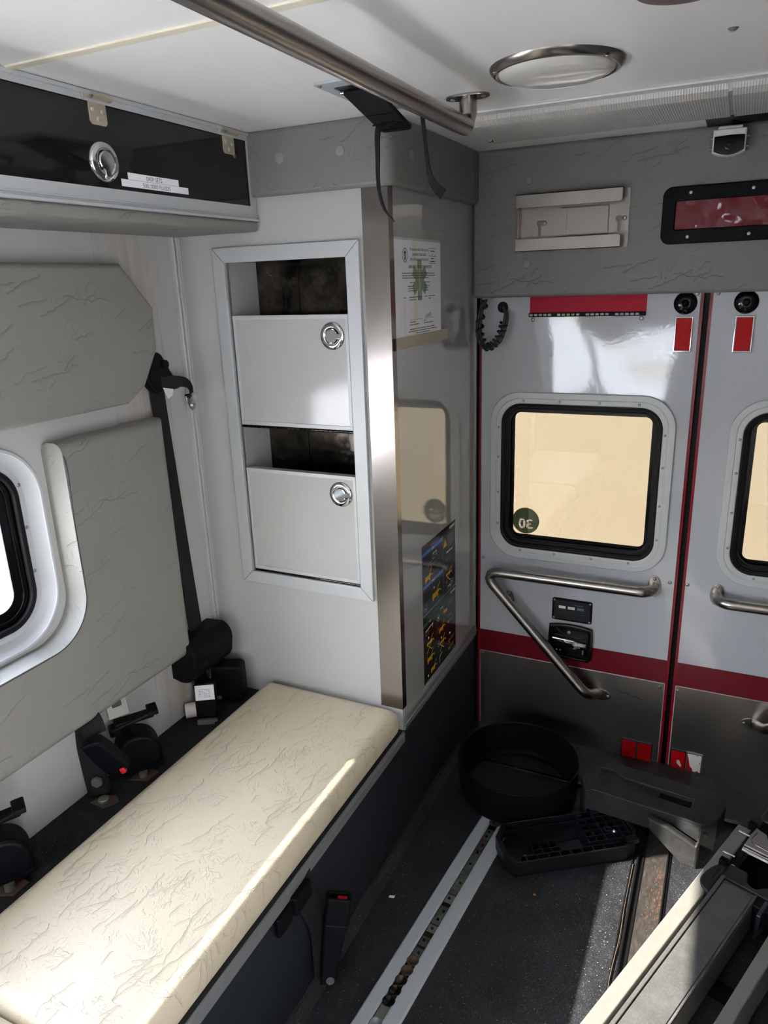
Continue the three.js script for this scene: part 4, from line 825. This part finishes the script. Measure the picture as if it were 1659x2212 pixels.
{
  const t = thing('lap_buckle', 'black lap belt buckle on a webbing stalk bolted to the carpeted ledge', 'buckle', [-1.205, 0.357, 1.105], undefined, 0.5);
  const st = box(0.05, 0.19, 0.02, 0, 0.095, 0, 0.006); st.rotateX(-0.1); st.rotateZ(0.1); st.translate(-0.02, 0, -0.01);
  part('stalk', st, M.webbing, t);
  const fl = ribbon([[-0.035, 0.186, -0.02], [-0.03, 0.2, -0.012], [-0.008, 0.198, 0.002], [0.002, 0.17, 0.012]], 0.05, 0.004, () => [1, 0.2, 0]);
  part('folded_webbing', fl, M.webbing, t);
  const bk = ext((() => { const s = new THREE.Shape(); s.moveTo(-0.025, 0.055); s.quadraticCurveTo(0, 0.062, 0.02, 0.05); s.quadraticCurveTo(0.03, 0, 0.026, -0.05); s.lineTo(-0.022, -0.06); s.quadraticCurveTo(-0.032, 0, -0.025, 0.055); return s; })(), 0.03, 0.007, 'z'); bk.rotateX(0.25); bk.rotateZ(0.42); bk.translate(0.022, 0.13, 0.012);
  part('buckle_body', bk, M.plastic, t);
  const rb = box(0.012, 0.014, 0.012, 0, 0, 0, 0.003); rb.rotateZ(0.42); rb.translate(0.056, 0.088, 0.03);
  part('release_button', rb, M.redButton, t);
  part('anchor_plate', mv(rustPlate(), 0.0, 0, 0.022), M.rust, t, 'rusty anchor plate');
  part('bolt', [disc(0.0125, 0.008, 'y', 0.0, 0.003, 0.024, 6), dome(0.0125, 0.004, 'y', 0.0, 0.011, 0.024, 16)], M.zinc, t);
  part('pivot_bolt', [disc(0.0125, 0.008, 'z', -0.012, 0.05, 0.012, 6)], M.zinc, t);
}
function lapRetractor(pos, lbl, turn) {
  const t = thing('lap_retractor', lbl, 'seat belt', pos, 'lap belt retractors on the carpeted ledge', turn);
  const r = new THREE.Shape(); r.moveTo(-0.05, 0.012); r.lineTo(-0.05, 0.075); r.quadraticCurveTo(-0.045, 0.105, -0.01, 0.112); r.quadraticCurveTo(0.045, 0.112, 0.05, 0.055); r.lineTo(0.05, 0.03); r.lineTo(0.036, 0.012); r.closePath();
  part('cover', [ext(r, 0.066, 0.009, 'z', 0, 0, -0.033), span(-0.052, 0.052, 0.024, 0.028, -0.034, 0.0345, 0.001)], M.plastic, t);
  const g = [box(0.09, 0.012, 0.03, 0.008, 0.142, 0.0, 0.004), rod([-0.04, 0.134, 0.012], [0.06, 0.15, 0.012], 0.006), box(0.03, 0.024, 0.03, -0.036, 0.128, 0.002, 0.006), box(0.024, 0.012, 0.042, 0.052, 0.15, 0, 0.003)]; g.forEach((q) => q.rotateZ(0.06));
  part('belt_guide', g, M.plastic, t);
  const tg = new THREE.Shape(); tg.absarc(0, 0, 0.024, 0, Math.PI); tg.lineTo(-0.024, -0.03); tg.lineTo(0.024, -0.03); tg.closePath(); tg.holes.push(rrect(0.022, 0.014, 0.002, 0, 0.002, THREE.Path));
  const tm = ext(tg, 0.003, 0.0008, 'z'); tm.rotateX(-0.3); tm.rotateY(0.2); tm.translate(-0.032, 0.178, -0.02);
  part('latch_tongue', tm, M.zinc, t);
  part('anchor_plate', mv(rustPlate(), 0.0, 0, 0.03), M.rust, t, 'rusty anchor plate');
  part('bolt', disc(0.011, 0.014, 'y', 0.0, 0.003, 0.032, 6), M.zinc, t);
  return t;
}
lapRetractor([-1.2, 0.357, 1.0], 'black lap belt retractor with an upright latch tongue under the window pad', 0.9);
lapRetractor([-1.2, 0.357, 1.37], 'black lap belt retractor cut off at the left edge of the photo', 1.0);
{
  const t = thing('bench_front_buckle', 'black belt buckle with a red button standing at the bench front', 'buckle', [-0.661, 0.03, 1.082], undefined, 0.0);
  const tilt = (g) => { g.rotateY(0.5); g.rotateX(-0.27); g.rotateZ(-0.06); return g; };
  part('stalk', [tilt(ext(poly([[-0.016, 0.0], [0.016, 0.0], [0.02, 0.07], [0.026, 0.14], [-0.026, 0.14], [-0.02, 0.06]]), 0.022, 0.006, 'z', 0, 0, -0.011))], M.plastic, t);
  part('buckle_body', [tilt(ring(0.054, 0.034, 0.007, 0.038, 0.02, 0.004, 0.06, 0.004, 'y', 0, 0.14, 0)), tilt(box(0.05, 0.03, 0.03, 0, 0.155, 0, 0.004))], M.plastic, t);
  part('release_button', tilt(box(0.022, 0.024, 0.02, 0.008, 0.182, 0.0, 0.004)), M.redButton, t);
  part('bolt', tilt(disc(0.009, 0.005, 'z', 0.004, 0.016, 0.01, 14)), M.chrome, t);
}
tag(part('bench_shade_strip', ribbon([[-0.689, 0.312, 1.105], [-0.688, 0.25, 1.09], [-0.686, 0.18, 1.07], [-0.682, 0.1, 1.072], [-0.676, 0.045, 1.082]], (u) => 0.062 - 0.02 * u, 0.0035, () => [0, 0.12, 1]), M.webbing), 'black strip added as the dark reflection and shadow on the bench panel', 'strap');  // dark strip shaped like the shadow and reflection on the steel panel
{
  const t = thing('bench_latch', 'black plastic catch under the front edge of the bench lid', 'latch', [XC, 0.29, 1.14]);
  part('catch', [span(0.001, 0.02, -0.022, 0.022, -0.05, 0.012, 0.006)], M.plastic, t);
  part('handle', [span(0.001, 0.012, -0.03, 0.016, 0.012, 0.062, 0.005)], M.plastic, t);
}

// ---------------------------------------------------------------- on the floor
{
  const t = thing('floor_plate', 'rust stained dark steel strip set into the floor', 'floor plate');
  const tx = canvasTex(256, 1024, (g, W, H) => {
    g.fillStyle = '#2c2926'; g.fillRect(0, 0, W, H);
    for (let i = 0; i < 2600; i++) { const v = rr(25, 85) | 0; g.fillStyle = `rgba(${v},${v * 0.92 | 0},${v * 0.84 | 0},${rr(0.1, 0.4)})`; g.beginPath(); g.arc(rnd() * W, rnd() * H, rr(1, 12), 0, 6.3); g.fill(); }
    for (let i = 0; i < 120; i++) { const y = (0.22 + 0.2 * rnd() + 0.06 * rnd()) * H, x = (0.45 + 0.52 * Math.sqrt(rnd())) * W; g.fillStyle = `rgba(${120 + rnd() * 60 | 0},${60 + rnd() * 34 | 0},${34 + rnd() * 18 | 0},${rr(0.15, 0.5)})`; g.beginPath(); g.arc(x, y, rr(1, 5), 0, 6.3); g.fill(); }
    for (let i = 0; i < 260; i++) { g.fillStyle = `rgba(190,180,168,${rr(0.2, 0.6)})`; g.fillRect(rnd() * W, rnd() * H, rr(1, 4), rr(1, 5)); }
  });
  const p = sheet(0.07, 0.9, 0.0015); p.rotateX(-Math.PI / 2); p.userData.keepUV = true;
  part('plate', mv(p, -0.069, F0 + 0.0007, 0.66), std(0xffffff, 0.6, { map: tx, metalness: 0.2 }), t);
  part('left_edge', [span(-0.107, -0.101, F0, F0 + 0.009, 0.21, 1.11, 0.002), span(-0.119, -0.115, F0, F0 + 0.0035, 0.3, 1.11, 0.001)], M.rubber, t);
  part('dark_strip', span(-0.1, -0.088, F0, F0 + 0.003, 0.21, 1.11, 0.001), M.rubber, t);  // thin black strip between the left lip and the plate
  part('right_edge', [span(-0.036, -0.032, F0, F0 + 0.006, 0.21, 1.11, 0.001), span(-0.03, -0.027, F0, F0 + 0.003, 0.21, 1.11, 0.001)], M.rubber, t);
  part('worn_bead', tube([[-0.113, F0 + 0.002, 0.46], [-0.114, F0 + 0.002, 0.6], [-0.112, F0 + 0.003, 0.7], [-0.116, F0 + 0.003, 0.8], [-0.115, F0 + 0.002, 0.9]], 0.0012, { n: 40, k: 6 }), std(0x463c2f, 0.85), t, 'tan worn edge bead');
}
{
  const s = structure('trim_2');
  part('sill_bar', span(-0.66, 0.5, F0, F0 + 0.012, 0.2, 0.214, 0.002), M.galv, s);
}
{
  const t = thing('floor_track', 'long flat aluminium anchor track screwed to the black floor', 'floor track', [-0.478, F0, 0.437], undefined, -0.0827);
  const L = 1.15;
  part('flange', ext(poly([[-0.0455, 0], [-0.013, 0], [-0.013, 0.006], [-0.0165, 0.007], [-0.042, 0.007], [-0.0455, 0.0035]]), L, 0, 'z'), M.track, t);
  part('flange', ext(poly([[0.0455, 0], [0.0105, 0], [0.0105, 0.006], [0.014, 0.007], [0.042, 0.007], [0.0455, 0.0035]].reverse()), L, 0, 'z'), M.track, t);
  part('channel', span(-0.014, 0.011, 0, 0.0025, 0, L), M.galv, t);
  const green = std(0x8b978c, 0.6, { map: dusty, metalness: 0.3 });
  for (const [a, b, m] of [[0.05, 0.092, green], [0.094, 0.135, M.rust], [0.138, 0.3, green], [0.303, 0.33, M.zinc], [0.342, 0.4, green], [0.403, 0.425, M.zinc], [0.44, 0.466, green], [0.474, 0.5, green], [0.63, 0.665, M.zinc]]) part('insert', span(-0.011, 0.009, 0.0025, 0.0042, a, b, 0.0005), m, t);
  for (const z of [0.06, 0.08, 0.115, 0.145, 0.19, 0.26, 0.316, 0.358, 0.385, 0.414, 0.452, 0.487]) part('stud', [disc(0.0036, 0.0026, 'y', rr(-0.003, 0.002), 0.0042, z, 10, 0.003)], M.galv, t);
  for (let i = 0; i < 5; i++) part('socket', [lathe([[0.0002, 0.0028], [0.006, 0.003], [0.0105, 0.0074], [0.0135, 0.0074], [0.014, 0.0066]], 'y', 0.0, 0, 0.512 + i * 0.027, 22)], i < 2 ? M.rust : M.galv, t);
  part('socket', lathe([[0.0002, 0.0028], [0.006, 0.003], [0.0105, 0.0074], [0.0135, 0.0074], [0.014, 0.0066]], 'y', 0.0, 0, 0.675, 22), M.aluEdge, t);
  part('end_fixing', [lathe([[0.006, 0.003], [0.009, 0.0078], [0.014, 0.0082], [0.017, 0.007]], 'y', 0, 0, 0.022, 18), ...screw(0.0055, 'y', 0.002, 0.004, 0.02)], M.rust, t);
}
{
  const t = thing('black_tub', 'shallow round black plastic tub on the floor by the door', 'tub', [-0.463, F0, 0.292]);
  const R = 0.173, H = 0.117;
  part('wall', lathe([[0.0002, 0.0], [R - 0.02, 0.0], [R - 0.008, 0.006], [R - 0.002, 0.02], [R, H - 0.004], [R + 0.001, H], [R - 0.002, H + 0.001], [R - 0.0045, H - 0.003], [R - 0.007, 0.024], [R - 0.014, 0.012], [R - 0.03, 0.009], [0.0002, 0.008]], 'y', 0, 0, 0, 72), M.plastic, t);
  const tx = canvasTex(512, 512, (g, W, H2) => { g.fillStyle = '#15161a'; g.fillRect(0, 0, W, H2); for (let i = 0; i < 3000; i++) { const a = rnd() * 6.3, r = Math.pow(rnd(), 0.35) * 250; g.fillStyle = `rgba(${90 + rnd() * 40 | 0},${66 + rnd() * 30 | 0},${44 + rnd() * 20 | 0},${rr(0.05, 0.35)})`; g.beginPath(); g.arc(256 + r * Math.cos(a), 256 + r * Math.sin(a), rr(1, 5), 0, 6.3); g.fill(); } });
  const d = new THREE.CylinderGeometry(R - 0.016, R - 0.016, 0.001, 48); d.userData.keepUV = true; const p = d.attributes.position, u = d.attributes.uv; for (let i = 0; i < p.count; i++) u.setXY(i, p.getX(i) / (2 * R) + 0.5, p.getZ(i) / (2 * R) + 0.5);
  part('dusty_base', mv(d, 0, 0.0095, 0), std(0xffffff, 0.6, { map: tx }), t, 'brown dust on the tub base');
}
{ // moulded black cover lying on its side skirts
  const t = thing('plastic_housing', 'large black plastic housing with a slotted top beside the round tub', 'housing');
  const Y = 0.125, yb = (a) => a.map(([x, z]) => [x, -z]);
  const out = yb([[-0.215, 0.212], [0.0675, 0.248], [0.0895, 0.293], [0.0705, 0.358], [0.0335, 0.385], [-0.26, 0.354], [-0.281, 0.29], [-0.239, 0.258]]);
  const slot = yb([[-0.0685, 0.284], [0.0125, 0.292], [0.005, 0.333], [-0.0755, 0.321]]);
  const base = poly(out); base.holes.push(poly(slot.slice().reverse(), THREE.Path));
  part('deck', ext(base, 0.006, 0.0015, 'y', 0, Y - 0.015, 0), M.plasticDusty, t);
  const up = poly(yb([[-0.214, 0.213], [0.0675, 0.248], [0.0895, 0.293], [0.0705, 0.358], [0.0335, 0.385], [-0.245, 0.356], [-0.16, 0.308], [-0.0755, 0.321], [0.005, 0.333], [0.0125, 0.292], [-0.0685, 0.284], [-0.164, 0.272], [-0.2, 0.246], [-0.238, 0.252]]));
  part('raised_top', ext(up, 0.011, 0.003, 'y', 0, Y - 0.011, 0, { bs: 2 }), M.plasticDusty, t);
  const wall = (a, b, h0, h1, th = 0.006) => { // a skirt panel between two floor points, hanging from the top
    const d = Math.hypot(b[0] - a[0], b[1] - a[1]); const g = ext(poly([[0, Y - 0.008], [d, Y - 0.008], [d, h1], [0, h0]]), th, 0.0015, 'z', 0, 0, -th, { bs: 1 });
    g.rotateY(-Math.atan2(b[1] - a[1], b[0] - a[0])); return mv(g, a[0], 0, a[1]);
  };
  part('skirt', [wall([-0.258, 0.354], [0.0335, 0.385], 0.056, 0.062), wall([0.0335, 0.385], [0.0705, 0.358], 0.062, 0.03), wall([0.0705, 0.358], [0.0895, 0.293], 0.055, 0.075), wall([0.0895, 0.293], [0.0675, 0.248], 0.07, 0.05), wall([0.0675, 0.248], [-0.215, 0.212], 0.05, F0), wall([-0.239, 0.258], [-0.281, 0.29], F0, F0), wall([-0.281, 0.29], [-0.258, 0.354], F0, F0)], M.plasticDusty, t);
  const foot = (() => { const g = ext(poly([[0, 0.115], [0.05, 0.106], [0.118, 0.078], [0.124, 0.082], [0.126, F0], [0.09, F0], [0.05, 0.042], [0.0, 0.085]]), 0.02, 0.005, 'z', 0, 0, -0.004, { bs: 2 }); g.rotateY(-0.12); return mv(g, -0.09, 0, 0.385); })();
  part('foot', [foot, span(0.03, 0.036, F0, 0.08, 0.37, 0.398, 0.002)], M.plasticDusty, t);
  part('rivet', disc(0.005, 0.003, 'z', 0.048, 0.088, 0.377, 14), M.rubber, t);
}
{ // ribbed underside of a moulded cover
  const t = thing('ribbed_tray', 'upturned black plastic cover with moulded ribs lying across the floor track', 'cover', [-0.283, F0, 0.468], undefined, 0.6);
  const L = 0.185, W = 0.072, h = 0.045, k = M.plasticRib;
  const pl = poly([[-L, -W * 0.55], [-L + 0.02, -W], [L - 0.05, -W], [L - 0.02, -W * 0.8], [L, -W * 0.3], [L, W * 0.55], [L - 0.03, W], [-L + 0.03, W], [-L, W * 0.4]]);
  const hole = poly([[-0.03, -0.04], [0.045, -0.04], [0.045, 0.022], [-0.03, 0.022]], THREE.Path);
  const base = pl.clone(); base.holes = [hole];
  part('shell', [ext(base, 0.004, 0, 'y', 0, 0.001, 0), ext((() => { const s = pl.clone(), i = new THREE.Path(); const q = pl.getPoints().map((p) => p.clone().multiplyScalar(0.94)); i.setFromPoints(q.reverse()); s.holes = [i]; return s; })(), h, 0.0015, 'y', 0, 0, 0, { bs: 1 })], k, t);
  const ribs = [];
  for (let i = 0; i < 9; i++) ribs.push(span(-0.13 + i * 0.03, -0.127 + i * 0.03, 0.003, 0.036, W * 0.62, W * 0.95));
  ribs.push(span(-0.14, 0.13, 0.003, 0.036, W * 0.6, W * 0.64));
  for (let i = 0; i < 4; i++) ribs.push(span(-0.1 + i * 0.024, -0.098 + i * 0.024, 0.003, 0.028, -0.005, 0.043));
  ribs.push(span(-0.1, -0.028, 0.003, 0.028, -0.006, -0.003), span(-0.1, -0.028, 0.003, 0.028, 0.02, 0.022), span(-0.15, 0.1, 0.003, 0.03, -W * 0.84, -W * 0.8));
  for (const z of [-0.05, -0.028, -0.006, 0.016, 0.036]) ribs.push(span(0.05, 0.165, 0.003, 0.042, z, z + 0.0025));
  for (const x of [0.05, 0.073, 0.096, 0.12, 0.143, 0.165]) ribs.push(span(x, x + 0.0025, 0.003, x > 0.09 ? 0.042 : 0.036, -0.05, 0.038));
  ribs.push(box(0.03, 0.012, 0.02, 0.16, 0.042, 0.05, 0.002), box(0.02, 0.02, 0.014, 0.105, 0.042, -0.058, 0.002), box(0.012, 0.016, 0.012, 0.06, 0.04, -0.06, 0.002));
  part('rib', ribs, k, t);
  part('boss', [lathe([[0.006, 0], [0.006, 0.04], [0.011, 0.04], [0.011, 0]], 'y', 0.115, 0.003, 0.0, 20)], k, t);
  for (const [x, z, y] of [[-0.125, 0.03, 0.02], [0.128, 0.012, 0.042]]) part('screw', [disc(0.004, 0.012, 'y', x, y - 0.012, z, 12), dome(0.0062, 0.005, 'y', x, y, z, 14)], M.chrome, t);
}
{ // base of the stretcher fastener
  const t = thing('stretcher_mount', 'long stretcher mount of steel rails and a dusty plastic beam lying askew', 'stretcher mount', [0.121, F0, 0.314], undefined, -0.366);
  const T = 0.092, LZ = 1.4;
  part('rail', [span(0, 0.034, 0.0, T, 0.0, LZ, 0.004)], M.cotRail, t, 'grey steel rail');
  part('rail', [span(0.178, 0.206, 0.0, T, 0.24, LZ, 0.004)], M.cotRail, t, 'grey steel rail');
  const end = new THREE.Shape(); end.moveTo(0, 0.0); end.quadraticCurveTo(0.004, 0.05, 0.03, 0.08); end.lineTo(0.05, 0.085); end.lineTo(0.04, 0.0); end.closePath();
  part('end_cap', ext(end, T - 0.004, 0.004, 'y', 0, 0.001, 0), M.plasticDusty, t);
  part('beam', [span(0.041, 0.124, 0.012, T - 0.004, 0.2, LZ, 0.006), span(0.041, 0.05, T - 0.012, T + 0.004, 0.2, 0.84, 0.002), span(0.041, 0.05, T - 0.012, T + 0.004, 0.87, LZ, 0.002)], M.plasticWorn, t, 'dusty black plastic beam');
  const top = poly([[0.051, -0.215], [0.118, -0.215], [0.118, -0.86], [0.104, -0.875], [0.1, -0.9], [0.118, -0.92], [0.118, -LZ], [0.051, -LZ], [0.051, -0.91], [0.062, -0.88], [0.062, -0.855], [0.051, -0.84]].reverse());
  part('top_panel', ext(top, 0.012, 0.002, 'y', 0, T - 0.01, 0, { bs: 1 }), M.plasticWorn, t);
  part('worn_edge', [span(0.1175, 0.123, T - 0.006, T + 0.001, 0.205, 0.9, 0.002), span(0.1175, 0.123, T - 0.006, T + 0.001, 0.93, LZ, 0.002), span(0.055, 0.116, T + 0.0015, T + 0.0026, 0.217, 0.221)], M.plasticGrey, t, 'scuffed light grey edge');
  part('scuff', [ext(poly([[0.062, -0.86], [0.07, -0.862], [0.075, -0.9], [0.068, -0.915], [0.066, -0.885]].reverse()), 0.003, 0.001, 'y', 0, T + 0.001, 0, { bs: 1 })], M.plasticGrey, t);
  // open frame at the far end
  part('frame', [span(0.034, 0.058, 0.02, T - 0.006, -0.05, 0.2, 0.003), span(0.034, 0.3, 0.0, 0.02, -0.05, 0.2), span(0.124, 0.3, 0.02, T - 0.002, 0.2, 0.235, 0.004), span(0.1, 0.3, 0.02, 0.05, -0.06, -0.04, 0.003), span(0.036, 0.052, T - 0.008, T, 0.05, 0.115, 0.002)], M.plastic, t);
  const gs = new THREE.Shape(); gs.moveTo(0.04, -0.15); gs.lineTo(0.075, -0.15); gs.quadraticCurveTo(0.085, -0.152, 0.086, -0.165); gs.quadraticCurveTo(0.092, -0.192, 0.115, -0.186); gs.quadraticCurveTo(0.126, -0.165, 0.14, -0.163); gs.lineTo(0.3, -0.163); gs.lineTo(0.3, -0.2); gs.lineTo(0.04, -0.2); gs.closePath();
  part('end_bracket', ext(gs, 0.014, 0.002, 'y', 0, T - 0.014, 0), M.plasticDusty, t);
  const wing = new THREE.Shape(); wing.moveTo(0.042, -0.165); wing.lineTo(0.024, -0.172); wing.quadraticCurveTo(0.006, -0.2, 0.008, -0.24); wing.quadraticCurveTo(0.014, -0.27, 0.042, -0.275); wing.closePath();
  part('side_guard', [ext(wing, 0.02, 0.006, 'y', 0, T - 0.014, 0), box(0.006, 0.006, 0.04, 0.028, T + 0.006, 0.21, 0.002)], M.plasticDusty, t);
  for (const [x, z] of [[0.024, -0.006], [0.022, 0.166]]) part('socket', ring(0.017, 0.017, 0.001, 0.01, 0.01, 0.001, 0.026, 0.001, 'y', x + 0.008, T - 0.008, z), M.plastic, t);
  for (const z of [0.033, 0.128]) part('pin', [rod([0.014, T + 0.005, z], [0.042, T + 0.005, z], 0.004), dome(0.006, 0.004, 'y', 0.046, T - 0.006, z + 0.02)], M.chrome, t);
  const sp = poly([[0.04, 0.004], [0.07, -0.004], [0.078, -0.02], [0.09, -0.024], [0.096, -0.044], [0.12, -0.05], [0.28, -0.03], [0.28, -0.076], [0.042, -0.076]].reverse());
  part('latch_plate', [ext(sp, 0.006, 0.0015, 'y', 0, T + 0.004, 0, { bs: 1 }), tube([[0.05, T + 0.0105, 0.012], [0.05, T + 0.0105, 0.05], [0.06, T + 0.0105, 0.058], [0.28, T + 0.0105, 0.058]], 0.0012, { n: 50, k: 6 })], M.steel, t, 'bare steel latch plate');
  part('plate_lip', rod([0.042, T - 0.004, 0.08], [0.28, T - 0.004, 0.08], 0.009, 16), M.chrome, t);
  part('far_beam', [span(0.03, 0.078, 0.02, T, -0.24, -0.055, 0.006)], M.plasticDusty, t);
  for (const z of [0.4, 1.1]) part('cross_member', span(0.0, 0.206, 0.0, 0.012, z, z + 0.04), M.plastic, t);
  part('hook', [span(0.14, 0.15, 0.03, T, 0.205, 0.26, 0.003), rod([0.15, 0.05, 0.2], [0.15, 0.05, 0.29], 0.005)], M.steelDark, t);
}
{
  const scrap = (n, lbl, cat, x, z, w, h, c, turn) => { const g = ext(poly([[-w, -h * 0.5], [w * 0.7, -h], [w, h * 0.6], [-w * 0.6, h]]), 0.0014, 0, 'y'); const o = part(n, g, c); o.position.set(x, F0 + 0.0004, z); o.rotation.y = turn; tag(o, lbl, cat); };
  scrap('paper_scrap', 'small white scrap on the black floor beside the track', 'scrap', -0.64, 0.8, 0.008, 0.004, M.white, 0.4);
  scrap('rust_flake', 'tiny orange rust flake on the floor in front of the ribbed tray', 'flake', -0.32, 0.655, 0.0035, 0.003, std(0xb0622c, 0.8), 0.2);
}
renderer.render(scene, camera);
